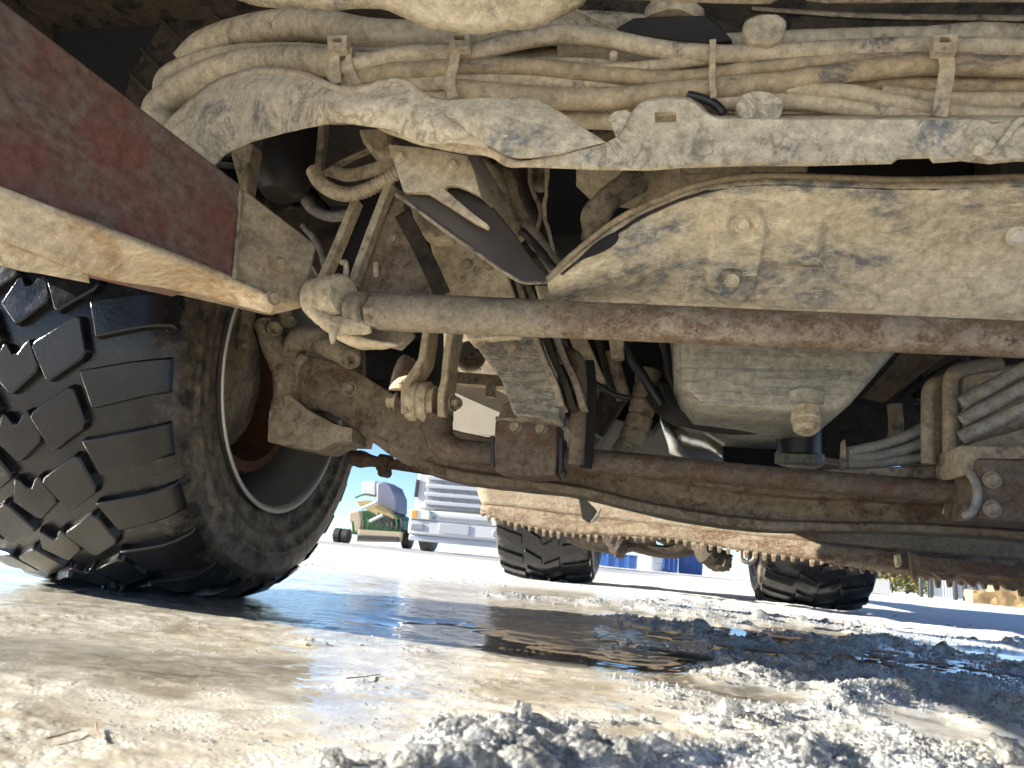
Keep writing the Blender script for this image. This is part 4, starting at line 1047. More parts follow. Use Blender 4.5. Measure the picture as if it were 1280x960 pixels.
# --- axle: forged beam with flanges, cranked down from the wheel
def ibeam(name, top, bot, d, depth, mat, parent, label=None):
    n = 120
    tp = resample(spline([P(x, y, dd) for x, y, dd in ext(top)], 8), n); bt = resample(spline([P(x, y, dd) for x, y, dd in ext(bot)], 8), n)
    sec = [(-1, 0.0), (-1, 0.20), (-0.55, 0.26), (-0.55, 0.74), (-1, 0.80), (-1, 1.0), (1, 1.0), (1, 0.80), (0.55, 0.74), (0.55, 0.26), (1, 0.20), (1, 0.0)]
    vs, fs = [], []
    m = len(sec)
    for i in range(n+1):
        k = max(0, min(1, (i/n-0.155)/0.12))
        for (a, u) in sec:
            a2 = a if abs(a) == 1 else a*(1/0.55)*(1-0.42*k)
            vs.append(bt[i].lerp(tp[i], u) + Y1*(a2*depth))
    for i in range(n):
        for j in range(m):
            q = (j+1) % m
            fs.append((i*m+j, i*m+q, (i+1)*m+q, (i+1)*m+j))
    fs.append(tuple(range(m))); fs.append(tuple(n*m+j for j in range(m)))
    return fixn(mk(name, vs, fs, mat, parent, bevel=0.006, label=label, jit=0.0012, jsc=30, segs=3))
ibeam('axle_beam',
    [(374, 452, 1.46), (402, 453, 1.46), (440, 464, 1.46), (475, 482, 1.46), (510, 505, 1.46), (540, 527, 1.46), (575, 543, 1.46), (640, 556, 1.46), (720, 572, 1.46), (830, 592, 1.46), (939, 608, 1.46), (1040, 616, 1.46), (1140, 622, 1.46), (1300, 630, 1.46), (1420, 636, 1.46)],
    [(368, 506, 1.46), (392, 516, 1.46), (420, 520, 1.46), (447, 536, 1.46), (480, 560, 1.46), (522, 587, 1.46), (572, 603, 1.46), (640, 612, 1.46), (720, 621, 1.46), (829, 647, 1.46), (939, 663, 1.46), (1026, 666, 1.46), (1140, 667, 1.46), (1290, 677, 1.46), (1420, 684, 1.46)],
    1.46, 0.055, M['axle'], T, label='heavy rusty axle beam cranked down from the front wheel')
bolt('axle_bolt', P(436, 486, 1.40)+Y1*0.004, (0.05, -1, 0), 0.012, 0.010, M['mud_brown'], T)
# --- steering knuckle
K = M['mud_brown']
kp = 1.40
kn = tube('knuckle_arm', [(334, 404, kp, 16), (338, 424, kp, 15), (348, 446, kp, 15), (358, 472, kp, 16), (358, 500, kp, 17), (356, 530, kp, 20)], 16, K, T, jit=0.004, n=18, label='forged Y shaped steering knuckle behind the front wheel')
tube('knuckle_branch', [(312, 380, 1.41, 10), (308, 400, 1.41, 10), (304, 420, 1.41, 10), (304, 436, 1.41, 9)], 10, K, T, jit=0.002, n=14)
lathe('knuckle_boss', [(-0.02, 0.001), (-0.02, 0.017), (0.012, 0.017), (0.016, 0.013), (0.010, 0.011), (0.008, 0.001)], P(341, 411, 1.385), (0.75, -0.65, -0.1), K, T, n=22, jit=0.001)
bolt('knuckle_bolt', P(305, 434, 1.395), (0.6, -0.8, -0.1), 0.009, 0.012, K, T)
tube('knuckle_top_arm', [(364, 462, 1.40, 9), (364, 440, 1.40, 12), (376, 424, 1.39, 15), (398, 424, 1.38, 17), (422, 436, 1.37, 16), (440, 450, 1.36, 14)], 15, K, T, jit=0.003, n=18)
lathe('knuckle_eye', [(-0.02, 0.001), (-0.02, 0.020), (0.012, 0.020), (0.015, 0.016), (0.015, 0.008), (0.004, 0.007), (0.004, 0.001)], P(437, 449, 1.36), (0.7, -0.7, -0.25), K, T, n=22, jit=0.001)
prism('knuckle_web', [(366, 452), (374, 440), (384, 444), (374, 456), (368, 504), (362, 504)], 1.39, K, T, back=0.05, bevel=0.006)
prism('knuckle_body', [(336, 512), (346, 496), (362, 494), (384, 512), (418, 530), (440, 536), (440, 552), (418, 552), (398, 563), (372, 560), (335, 552)], 1.37, K, T, back=0.10, bevel=0.010, jit=0.003, label='lower lug of the steering knuckle')
tube('spacer', [(352, 380, 1.42), (356, 392, 1.42), (358, 406, 1.42)], 9, M['mud'], T)
tube('brake_chamber', [(350, 410, 1.48, 20), (362, 430, 1.48, 22), (366, 452, 1.48, 18)], 20, K, T, jit=0.003)
bolt('spacer_bolt', P(364, 402, 1.39), (0.3, -0.9, 0.2), 0.009, 0.014, M['rust_pale'], T)
tube('knuckle_arm_link', [(414, 540, 1.42, 8), (440, 548, 1.44, 8), (466, 553, 1.46, 9)], 8, K, T)
# tie rod behind the axle
tube('tie_rod', [(436, 572, 1.60, 8), (452, 574, 1.60, 11), (470, 577, 1.60, 7), (530, 586, 1.60, 7), (620, 598, 1.60, 7)], 8, M['rust_dark'], T, n=14, label='dark tie rod behind the axle')
lathe('tie_rod_clamp', [(-0.014, 0.001), (-0.014, 0.020), (0.014, 0.020), (0.014, 0.001)], P(481, 579, 1.60), (1, 0, -0.1), M['rust_dark'], T, n=16)
lathe('tie_rod_clamp', [(-0.014, 0.001), (-0.014, 0.011), (0.014, 0.011), (0.014, 0.001)], P(481, 591, 1.60), (0.2, 1, 0), M['rust_dark'], T, n=12)
# --- anti-roll bar with links, bushing and clamp
D2 = 1.30
sw = [(549, 520, D2, 17), (548, 534, D2, 18), (550, 550, D2, 18), (564, 562, D2, 17), (590, 566, D2, 15.5), (640, 569, D2, 15), (700, 573, D2, 15), (760, 578, D2, 15), (870, 588, D2, 14.5), (979, 598, D2, 14), (1100, 608, D2, 14), (1216, 617, D2, 14)]
tube('anti_roll_bar', sw, 15, M['rust_dark'], T, n=24, wob=0.02, label='dark rusty anti-roll bar in front of the axle')
lathe('link_bushing', [(-0.028, 0.001), (-0.028, 0.034), (-0.022, 0.038), (-0.006, 0.038), (-0.004, 0.035), (0.0, 0.035), (0.002, 0.038), (0.014, 0.038), (0.016, 0.031), (0.026, 0.031), (0.026, 0.001)], P(528, 502, D2), (1, 0.04, 0.03), M['mud'], T, n=36, jit=0.0006, label='round bushing between the two link plates')
def link_plate(pts, w, dep, mat):
    path = spline([P(x, y, D2-0.035) for x, y in pts], 5)
    vs, fs = sweep_geo(path, [(w, dep)]*len(path), [(-1, -1), (1, -1), (1, 1), (-1, 1)], up=(0, 1, 0))
    vs = [v+Y1*dep for v in vs]
    return mk('link_plate', vs, fs, mat, T, bevel=0.003, jit=0.0008)
link_plate([(534, 396), (531, 420), (527, 445), (521, 458), (510, 474), (505, 490), (505, 516)], 0.007, 0.030, M['mud'])
link_plate([(566, 396), (562, 420), (557, 450), (555, 474), (551, 494), (551, 520)], 0.007, 0.032, M['mud'])
bolt('link_bolt', P(495, 502, D2), (-1, -0.2, 0), 0.012, 0.018, M['mud'], T)
bolt('link_bolt', P(566, 504, D2-0.03), (1, -0.3, 0), 0.011, 0.016, M['mud_brown'], T)
cl = prism('bar_clamp', [(619, 525), (697, 527), (697, 560), (694, 594), (660, 595), (619, 590), (617, 560)], 1.255, M['rust_dark'], T, back=0.09, bevel=0.005, jit=0.0008, label='rusty clamp block round the anti-roll bar')
for x, y in ((645, 533), (677, 535)): bolt('clamp_bolt', P(x, y, 1.256), -Y1, 0.008, 0.008, M['mud_brown'], cl)
prism('clamp_pad', [(612, 545), (617, 544), (618, 584), (613, 580)], 1.26, M['black'], T, back=0.07, bevel=0.002)
prism('clamp_pad', [(698, 540), (703, 545), (703, 588), (698, 594)], 1.26, M['black'], T, back=0.07, bevel=0.002)
prism('clamp_plate', [(628, 506), (640, 500), (700, 506), (700, 524), (622, 522)], 1.25, M['rust_dark'], T, back=0.08, bevel=0.003)
# --- parts seen behind the links: damper, panel, lug
M['pinkish'] = dirt('faded_orange_dust', (0.60, 0.42, 0.28), (0.66, 0.52, 0.36), (0.46, 0.38, 0.28), 0.35)
tube('damper', [(506, 416, 2.15, 14), (512, 450, 2.15, 18), (508, 490, 2.15, 22)], 17, M['pinkish'], T, n=20, label='orange dusted damper behind the link plates')
tube('damper_ring', [(494, 478, 2.12, 5), (510, 474, 2.09, 5), (526, 470, 2.12, 5)], 5, M['pinkish'], T)
lathe('damper_mount', [(-0.03, 0.001), (-0.03, 0.042), (0.0, 0.048), (0.006, 0.042), (0.010, 0.016), (0.02, 0.014), (0.02, 0.001)], P(588, 444, 2.05), (0.3, -0.9, 0.2), M['mud_brown'], T, n=26, label='round damper mount with centre bolt')
prism('rear_panel', [(545, 476), (606, 480), (636, 495), (636, 545), (545, 545)], 2.25, M['white_metal'], T, back=0.02, label='pale flat panel behind the axle')
prism('rear_rail', [(540, 462), (640, 470), (640, 484), (540, 477)], 2.2, M['mud'], T, back=0.05)
prism('upper_panel', [(524, 404), (590, 404), (600, 462), (540, 466), (526, 440)], 2.4, M['mud_pale'], T, back=0.02)
prism('lug', [(606, 474), (613, 472), (619, 482), (619, 497), (607, 496)], 2.15, M['mud'], T, back=0.01, holes=[[(611, 490), (614, 490), (614, 493), (611, 493)]], bevel=0.001)
# --- oil sump
def sump():
    fr = [(842, 412), (1138, 418), (1100, 462), (1062, 506), (1046, 517), (985, 518), (920, 514), (872, 509), (853, 494), (843, 468)]
    f = [P(x, y, 1.28) for x, y in fr]
    c = Vector((0, 0, 0))
    for p in f: c += p
    c /= len(f)
    rings = []
    for sc, dy in ((0.90, -0.028), (0.965, -0.020), (1.0, 0.0), (1.0, 0.40)):
        rings.append([c+(p-c)*sc+Y1*dy for p in f])
    k = len(f)
    vs = [p for r in rings for p in r]; fs = [tuple(range(k))]
    for i in range(3):
        for j in range(k):
            q = (j+1) % k
            fs.append((i*k+j, i*k+q, (i+1)*k+q, (i+1)*k+j))
    return fixn(mk('oil_sump', vs, fs, M['sump'], T, bevel=0.012, segs=4, label='scraped grey oil sump below the crossbar'))
sp_ = sump()
c = P(1006, 506, 1.27)
DA = (0.02, -0.30, -1)
lathe('drain_boss', [(-0.012, 0.001), (-0.012, 0.036), (0.008, 0.031), (0.012, 0.001)], c, DA, M['sump'], sp_, n=24, jit=0.001)
v, f = lathe_geo([(0.008, 1e-4), (0.008, 0.0245), (0.022, 0.0245), (0.0235, 0.023), (0.0235, 1e-4)], c, DA, 6, 0.5)
fixn(mk('drain_nut', v, f, M['mud'], sp_, bevel=0.001, angle=25))
lathe('drain_plug', [(0.022, 0.001), (0.022, 0.0235), (0.030, 0.0235), (0.031, 0.0215), (0.044, 0.021), (0.050, 0.016), (0.051, 0.001)], c, DA, M['mud'], sp_, n=24, jit=0.0005)
# oil filter behind it, heat shield foil, plastic duct round the sump's foot
lathe('oil_filter', [(-0.10, 0.001), (-0.10, 0.043), (0.045, 0.043), (0.052, 0.036), (0.052, 0.001)], P(999, 540, 1.55), (0, 0.05, -1), M['black'], T, n=30, label='black oil filter behind the drain plug')
lathe('filter_ring', [(-0.012, 0.038), (-0.010, 0.047), (0.010, 0.047), (0.014, 0.036)], P(999, 574, 1.56), (0, 0.05, -1), M['galv'], T, n=30)
bar('plastic_duct', [(820, 486, 1.44), (831, 505, 1.44), (848, 517, 1.44), (880, 524, 1.44), (920, 529, 1.45), (960, 527, 1.46), (990, 518, 1.47)], 0.03, 0.011, M['black_dull'], T, up=(0, 0.3, 1), label='dark curved duct below the sump')
bar('duct_ridge', [(876, 516, 1.40), (905, 521, 1.40), (938, 521, 1.40)], 0.004, 0.005, M['galv'], T, up=(0, 0.3, 1))
loft('heat_shield', [[(822, 508, 1.62), (846, 515, 1.60), (872, 532, 1.58), (906, 562, 1.58)], [(828, 535, 1.60), (846, 540, 1.57), (868, 552, 1.57), (906, 572, 1.57)], [(838, 566, 1.62), (852, 572, 1.60), (876, 578, 1.60), (906, 584, 1.60)]], 24, 10, 0.003, M['foil'], T, jit=0.006, jsc=22, label='shiny crumpled heat shield foil')
tube('shield_wire', [(858, 526, 1.52), (880, 540, 1.52), (906, 556, 1.52)], 2, M['white_metal'], T, n=8)
# hoses and castings left of the sump
def ribbed(name, pts, r, k, mat, label=None):
    s = resample(spline([P(*p) for p in pts], 10), 60)
    rad = [r*mpp(p)*(1-0.14*max(0, math.cos(i/60*2*math.pi*k))**10) for i, p in enumerate(s)]
    vs, fs = sweep_geo(s, rad, circle(22)); return mk(name, vs, fs, mat, T, label=label, angle=60)
ribbed('bellows_hose', [(812, 462, 1.50), (806, 495, 1.50), (798, 528, 1.50), (786, 556, 1.50), (776, 572, 1.50)], 16.5, 6, M['mud_brown'], 'banded grey hose left of the sump')
for pts, r, m in [
    ([(776, 418, 1.40), (786, 442, 1.40), (806, 474, 1.40), (826, 506, 1.41)], 6.5, 'black'),
    ([(704, 412, 1.36), (716, 444, 1.36), (738, 474, 1.36), (764, 492, 1.37), (786, 498, 1.38)], 4.0, 'black'),
    ([(764, 440, 1.46), (770, 466, 1.46), (780, 500, 1.47)], 9.5, 'mud_brown'),
    ([(744, 410, 1.44), (752, 440, 1.44), (760, 470, 1.45), (768, 494, 1.45)], 4, 'grime_shade'),
    ([(740, 540, 1.50), (756, 516, 1.50), (776, 486, 1.5)], 16, 'grime_shade'),
    ([(826, 420, 1.42), (834, 446, 1.42), (836, 470, 1.42), (846, 490, 1.42)], 5, 'black'),
    ([(838, 418, 1.42), (842, 440, 1.42), (844, 470, 1.42), (852, 488, 1.42)], 3, 'galv')]:
    tube('hose', pts, r, M[m], T)
prism('tan_plate', [(698, 412), (730, 414), (758, 478), (724, 476), (716, 440)], 1.42, M['mud'], T, back=0.02, label='slanted tan plate left of the hoses')
prism('connector', [(760, 420), (780, 420), (780, 447), (764, 447)], 1.38, M['mud'], T, back=0.03, bevel=0.004)
prism('engine_casting', [(722, 480), (760, 476), (770, 500), (762, 530), (744, 560), (720, 552), (718, 510)], 1.56, M['mud_brown'], T, back=0.10, bevel=0.012, jit=0.004)
lathe('casting_bolt', [(-0.02, 0.001), (-0.02, 0.02), (0.01, 0.02), (0.01, 0.001)], P(738, 494, 1.54), (0.1, -0.9, -0.4), M['mud_brown'], T, n=18)
tube('painted_glint', [(728, 518, 1.52), (732, 524, 1.52)], 3, M['white_metal'], T, n=8)  # pale bits added to stand for glints on the casting
tube('painted_glint', [(736, 528, 1.52), (741, 530, 1.52), (741, 540, 1.52)], 3, M['white_metal'], T, n=8)
# engine and gearbox: the dark mass behind
box('engine_block', (-0.30, 1.86, 0.50), (0.48, 2.6, 1.05), M['shade_black'], T, bevel=0.03, label='black engine block in the dark')
box('engine_front', (-0.30, 1.30, 0.72), (0.52, 1.86, 1.05), M['shade_black'], T, bevel=0.03)
lathe('gearbox', [(0, 0.001), (0, 0.22), (0.5, 0.20), (0.7, 0.14), (1.0, 0.12), (1.0, 0.001)], (0.08, 2.6, 0.66), Y1, M['shade_black'], T, n=24)
prism('engine_side', [(748, 408), (850, 408), (850, 500), (830, 520), (812, 540), (760, 520)], 1.66, M['shade_black'], T, back=0.10, bevel=0.01)
prism('engine_side', [(906, 520), (985, 520), (985, 590), (900, 586)], 1.66, M['shade_black'], T, back=0.10, bevel=0.01)
prism('engine_side', [(1040, 430), (1215, 430), (1215, 560), (1060, 575), (1020, 570), (1020, 510)], 1.70, M['grime_shade'], T, back=0.10, bevel=0.01)
prism('engine_side', [(1060, 380), (1500, 380), (1500, 600), (1200, 590), (1060, 560)], 1.95, M['shade_black'], T, back=0.10, bevel=0.01)  # black block added to shut out daylight at the right edge
# --- right hand cluster: pipes, hoses, finned cooler tubes, end block
prism('slanted_rail', [(1082, 492), (1130, 436), (1190, 438), (1112, 498)], 1.42, M['rust_dark'], T, back=0.04)
for pts, r, m in [
    ([(1060, 565, 1.34), (1098, 557, 1.34), (1130, 546, 1.34), (1158, 533, 1.34)], 6.5, 'galv'),
    ([(1060, 573, 1.34), (1098, 570, 1.34), (1130, 562, 1.34), (1158, 551, 1.34)], 6.5, 'galv'),
    ([(1060, 581, 1.34), (1110, 578, 1.34), (1158, 571, 1.34)], 6, 'galv'),
    ([(1128, 500, 1.50), (1134, 490, 1.50), (1160, 474, 1.50), (1200, 452, 1.50)], 5, 'grime_shade'),
    ([(1140, 500, 1.52), (1160, 492, 1.52), (1200, 470, 1.52)], 7, 'black'),
    ([(1150, 440, 1.50), (1152, 470, 1.50), (1150, 500, 1.50)], 5, 'grime_shade'),
    ([(1118, 506, 1.52), (1120, 530, 1.52), (1118, 552, 1.52)], 9, 'mud_brown')]:
    tube('hose', pts, r, M[m], T)
tube('steel_pipe', [(1160, 580, 1.30), (1160, 540, 1.30), (1160, 500, 1.30), (1163, 484, 1.30), (1176, 476, 1.31), (1196, 474, 1.33)], 8, M['rust_pale'], T, n=16, label='left of two bent upright pipes')
tube('steel_pipe', [(1188, 580, 1.29), (1188, 530, 1.29), (1188, 484, 1.29), (1192, 468, 1.29), (1212, 460, 1.30), (1250, 455, 1.31)], 9, M['rust_pale'], T, n=16, label='right of two bent upright pipes')
ribbed('wavy_casting', [(1175, 484, 1.33), (1174, 520, 1.33), (1175, 580, 1.33)], 8, 7, M['rust_pale'])
for k, (a, b) in enumerate([((1200, 505), (1320, 440)), ((1200, 527), (1320, 464)), ((1200, 548), (1320, 492))]):
    s = resample([P(a[0], a[1], 1.27), P(b[0], b[1], 1.20)], 60)
    rad = [9.6*mpp(p)*(0.4 if i == 0 else 1)*(1+0.035*math.sin(i*1.9)) for i, p in enumerate(s)]
    vs, fs = sweep_geo(s, rad, circle(16)); mk('cooler_tube', vs, fs, M['galv'], T, angle=80)
prism('cooler_plate', [(1199, 494), (1200, 474), (1212, 465), (1242, 458), (1480, 430), (1480, 530), (1202, 560)], 1.31, M['mud'], T, back=0.02, bevel=0.004)
prism('cooler_base', [(1201, 557), (1480, 480), (1480, 560), (1215, 562)], 1.27, M['rust_pale'], T, back=0.08, bevel=0.003)
prism('bracket_arm', [(1000, 590), (1050, 586), (1203, 580), (1203, 598), (1050, 596), (1000, 600)], 1.34, M['mud_brown'], T, back=0.03, bevel=0.003)
prism('hose_clip', [(1052, 552), (1057, 548), (1059, 585), (1050, 586)], 1.33, M['mud_brown'], T, back=0.01)
prism('end_block', [(1222, 573), (1500, 578), (1500, 668), (1222, 648)], 1.20, M['rust_dark'], T, back=0.14, bevel=0.004, jit=0.001, label='rusty square block at the end of the anti-roll bar')
prism('end_block_cap', [(1199, 558), (1222, 558), (1500, 562), (1500, 578), (1222, 573), (1222, 592), (1204, 594), (1199, 584)], 1.215, M['mud_brown'], T, back=0.10, bevel=0.003)
tube('hook_bolt', [(1214, 592, 1.21), (1221, 608, 1.20), (1221, 628, 1.20), (1214, 641, 1.20), (1206, 644, 1.21)], 5.5, M['galv'], T, n=14, label='bent grey hook bolt over the anti-roll bar')
tube('mud_lump', [(1180, 637, 1.385, 5), (1190, 640, 1.38, 7), (1200, 640, 1.385, 5)], 6, M['mud'], T, jit=0.002)

# --- underbody plough: mouldboard plates, cutting edge and its teeth, slung between the axles
def pl(x): return 3.05-0.45*(x-600)/680
lo = [(600, 640), (640, 652), (700, 664), (760, 668), (830, 671), (900, 682), (986, 694), (1060, 706), (1140, 719), (1280, 733), (1420, 750)]
up_ = [(596, 612), (640, 614), (700, 622), (760, 630), (830, 640), (900, 650), (986, 656), (1060, 660), (1140, 662), (1280, 668), (1420, 672)]
mid = [(602, 630), (640, 633), (700, 641), (760, 648), (830, 655), (900, 664), (986, 673), (1060, 680), (1140, 688), (1280, 698), (1420, 706)]
M['board'] = dirt('tan_plough_steel', (0.30, 0.255, 0.19), (0.23, 0.195, 0.145), (0.19, 0.12, 0.065), 0.38, s=5, sb=7, stretch=(1, 1, 4), bump=0.3)  # tan steel with rust patches, the board's own colour
M['edge'] = dirt('rusted_cutting_edge', (0.235, 0.19, 0.135), (0.30, 0.25, 0.182), (0.13, 0.075, 0.04), 0.45, s=6, sb=9, stretch=(1, 1, 3), bump=0.4)
loft('mouldboard', [[(x, y-14, pl(x)) for x, y in up_], [(x, y, pl(x)-.02) for x, y in up_], [(x, y, pl(x)-.05) for x, y in mid]], 60, 6, 0.02, M['board'], T, label='tan mouldboard of the underbody plough')
ce_ = loft('cutting_edge', [[(x, y+1, pl(x)-.055) for x, y in mid], [(x, y, pl(x)-.075) for x, y in lo]], 60, 4, 0.018, M['edge'], T, label='rusty cutting edge with a row of teeth')
path = resample(spline([P(*q_) for q_ in ext([(x, y, pl(x)-.072) for x, y in lo])], 6), 400)
cum = 0; k = 0
L = sum((b-a).length for a, b in zip(path, path[1:]))
nt_ = 86
tp = resample(path, nt_)
for i in range(nt_):
    a, b = tp[i], tp[i].lerp(tp[min(i+1, nt_)], 0.70)
    h = 0.028*random.uniform(0.45, 1.2)
    q = [a+Z1*0.012, b+Z1*0.012, a.lerp(b, 0.72)-Z1*h, a.lerp(b, 0.28)-Z1*h]
    v, f = prism_geo(q, Y1*0.016)
    fixn(mk('tooth', v, f, M['edge'], ce_, bevel=0.003))
rg = random.Random(11)
ep = [(1136, 690), (1150, 694), (1280, 708), (1420, 722), (1700, 750)]
ep += [(x, 716+(x-1140)*0.135+rg.uniform(-5, 6)) for x in range(1700, 1136, -9)]
prism('end_plate', [(x, y, pl(x)-.10) for x, y in ep], 2.6, M['rust_dark'], T, back=0.03, bevel=0.002, jit=0.003, label='dark wear plate with a ragged muddy edge at the right end of the plough')
prism('plough_strut', [(722, 622), (732, 624), (742, 634), (746, 640), (736, 654), (727, 648)], 2.5, M['black_dull'], T, back=0.05, label='black strut on the plough')
prism('strut_lip', [(736, 655), (746, 641), (752, 634), (746, 650)], 2.49, M['galv'], T, back=0.02, bevel=0.001)
prism('plough_lug', [(1120, 694), (1126, 692), (1128, 706), (1122, 710)], pl(1120)-.1, M['mud'], T, back=0.03, bevel=0.004)
# fasteners and weld beads that hold the larger pieces
for x, y, d, ax3, r_, m_ in [(604, 430, 1.118, (0, -1, 0), 0.007, 'rust_pale'), (642, 436, 1.118, (0, -1, 0), 0.007, 'rust_pale'), (524, 282, 1.066, (0, -1, 0), 0.008, 'mud'), (612, 330, 1.098, (0, -1, 0), 0.008, 'mud_mid'), (584, 330, 1.098, (0, -1, 0), 0.007, 'mud_mid'),
    (500, 196, 0.830, (0, -1, 0), 0.006, 'mud'), (566, 206, 0.830, (0, -1, 0), 0.006, 'mud'), (492, 300, 0.998, (0, -1, 0), 0.007, 'mud_brown'), (1240, 600, 1.198, (0, -1, 0), 0.009, 'rust_pale'), (1240, 636, 1.198, (0, -1, 0), 0.009, 'rust_pale'),
    (1272, 294, 0.912, (0, -0.75, -0.66), 0.009, 'white_metal'), (350, 330, 0.902, (0.9, -0.4, 0), 0.008, 'mud_mid'), (342, 372, 0.888, (0.9, -0.4, 0), 0.008, 'mud_mid')]:
    bolt('bolt', P(x, y, d), ax3, r_, r_*0.9, M[m_], T)
for pts in ([(300, 236, 0.858), (298, 280, 0.856), (292, 348, 0.856)], [(444, 368, 0.995), (490, 370, 0.994), (550, 371, 0.994)], [(620, 523, 1.252), (660, 525, 1.252), (698, 526, 1.252)]):
    tube('weld_bead', pts, 2.6, M['mud_brown'], T, n=8, wob=0.8, sub=14)
# rear axle, springs and drive shaft: dark shapes behind the plough
wtube('rear_axle', [(-0.70, 4.85, 0.50), (0.2, 4.85, 0.50), (1.0, 4.85, 0.50)], 0.085, M['grime_shade'], T, n=18)
lathe('differential', [(-0.20, 0.001), (-0.20, 0.06), (-0.12, 0.17), (0.0, 0.20), (0.12, 0.17), (0.2, 0.06), (0.2, 0.001)], (0.05, 4.75, 0.47), Y1, M['grime_shade'], T, n=24)
wtube('drive_shaft', [(0.06, 3.4, 0.62), (0.05, 4.6, 0.49)], 0.05, M['grime_shade'], T, n=14)
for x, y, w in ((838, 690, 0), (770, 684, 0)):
    tube('rear_spring', [(x-60, y-14, 4.3), (x-30, y-4, 4.3), (x, y, 4.3), (x+30, y-4, 4.3), (x+50, y-8, 4.3)], 8, M['grime_shade'], T)
tube('rear_chamber', [(878, 668, 4.2, 14), (884, 690, 4.2, 16), (900, 700, 4.2, 14), (914, 704, 4.2, 10)], 14, M['grime_shade'], T, jit=0.02)
tube('rear_chamber', [(760, 668, 4.2, 10), (776, 684, 4.2, 14), (784, 690, 4.2, 10)], 12, M['grime_shade'], T, jit=0.02)
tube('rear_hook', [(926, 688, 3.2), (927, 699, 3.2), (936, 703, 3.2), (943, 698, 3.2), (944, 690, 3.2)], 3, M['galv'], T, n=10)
box('rear_bolster', (-0.6, 3.6, 0.62), (0.9, 4.4, 1.0), M['grime_shade'], T)
for o_ in (ra, rb):
    cx = WL[o_]
    s = 1 if o_ is ra else -1
    lathe('rear_hub', [(0, 0.001), (0, 0.29), (0.03, 0.30), (0.05, 0.22), (0.16, 0.20), (0.16, 0.001)], cx+Vector((s*0.16, 0, 0)), (s, 0, 0), M['grime_shade'], T, n=28)

# ------------------------------------------------------------------ things in the yard behind
def gpt(x, d, z=0.0):
    p = P(x, 690, d); return Vector((p.x, d, z))
def thing(name, loc, label, cat, group=None):
    return tag(empty(name, loc), label, cat, group)
def rbox(name, o, a, b, mat, parent, bevel=0.02):
    return box(name, tuple(WL[o][i]+a[i] for i in range(3)), tuple(WL[o][i]+b[i] for i in range(3)), mat, parent, bevel=bevel)
WH = plain('white_cab_paint', (0.55, 0.56, 0.58), 0.35, 0, 0.05); GR = plain('grey_grille', (0.26, 0.27, 0.29), 0.4, 0, 0.1)
SV = plain('silver_slat', (0.46, 0.48, 0.52), 0.35, 0.1, 0.05); DKP = plain('dark_bumper_gap', (0.03, 0.03, 0.035), 0.5)
LENS = plain('headlight_lens', (0.75, 0.72, 0.62), 0.1, 0.3, 0.1); AMB = plain('amber_lens', (0.75, 0.33, 0.06), 0.2)
PLT = plain('blank_grey_plate', (0.42, 0.44, 0.47), 0.5)
GLS = plain('dark_windscreen', (0.03, 0.04, 0.05), 0.08)
bt = thing('truck', gpt(508, 16.5), 'silver white truck with slatted grille parked facing the camera', 'truck')
bt_sz = 2.5
rbox('cab', bt, (0.02, 0.05, 0.95), (2.48, 2.2, 3.1), WH, bt, 0.08)
rbox('windscreen', bt, (0.15, 0.0, 2.15), (2.35, 0.06, 2.9), GLS, bt)
rbox('grille', bt, (0.32, 0.0, 0.98), (2.18, 0.07, 2.05), GR, bt, 0.02)
for z in (1.06, 1.25, 1.44, 1.63, 1.80): rbox('grille_slat', bt, (0.30, -0.05, z), (2.20, 0.02, z+0.085), SV, bt, 0.015)
for x in (0.62, 0.93, 1.25, 1.57, 1.88): rbox('grille_bar', bt, (x, -0.02, 1.0), (x+0.03, -0.003, 1.9), GR, bt, 0.003)
rbox('bumper_seam', bt, (0.02, -0.124, 0.68), (2.48, -0.1205, 0.695), DKP, bt, 0)
rbox('bumper_intake', bt, (0.55, -0.126, 0.72), (1.95, -0.1205, 0.80), GR, bt, 0)
rbox('grille_header', bt, (0.28, -0.03, 1.90), (2.22, 0.03, 2.10), WH, bt, 0.02)
rbox('badge', bt, (0.36, -0.045, 1.95), (0.50, -0.031, 2.06), DKP, bt, 0.003)
tcu = bpy.data.curves.new('lettering', 'FONT'); tcu.body = 'SCANIA'; tcu.size = 0.17; tcu.extrude = 0.008
tob = bpy.data.objects.new('lettering', tcu); scene.collection.objects.link(tob)
dg = bpy.context.evaluated_depsgraph_get(); tme = bpy.data.meshes.new_from_object(tob.evaluated_get(dg)); bpy.data.objects.remove(tob)
tob = bpy.data.objects.new('lettering', tme); tme.materials.clear(); tme.materials.append(DKP)
link(tob, bt, WL[bt]+Vector((0.85, -0.045, 1.94))); tob.rotation_euler = (R_(90), 0, 0)
rbox('bumper', bt, (0.0, -0.12, 0.36), (2.5, 0.35, 0.92), WH, bt, 0.06)
rbox('bumper_lip', bt, (0.03, -0.06, 0.22), (2.47, 0.30, 0.355), SV, bt, 0.03)
for x0 in (0.05, 1.98):
    h = rbox('headlight', bt, (x0, -0.15, 0.70), (x0+0.46, -0.10, 0.93), LENS, bt, 0.03)
    xo = x0+0.30 if x0 > 1 else x0+0.01
    rbox('indicator', bt, (xo, -0.165, 0.72), (xo+0.14, -0.14, 0.90), AMB, h, 0.01)
    rbox('fog_lamp', bt, (x0+0.02, -0.14, 0.46), (x0+0.34, -0.11, 0.60), GR, bt, 0.02)
rbox('number_plate', bt, (0.75, -0.14, 0.44), (1.45, -0.122, 0.66), PLT, bt, 0.004)
rbox('step_recess', bt, (0.02, -0.005, 1.20), (0.10, 0.045, 1.62), DKP, bt, 0.01)
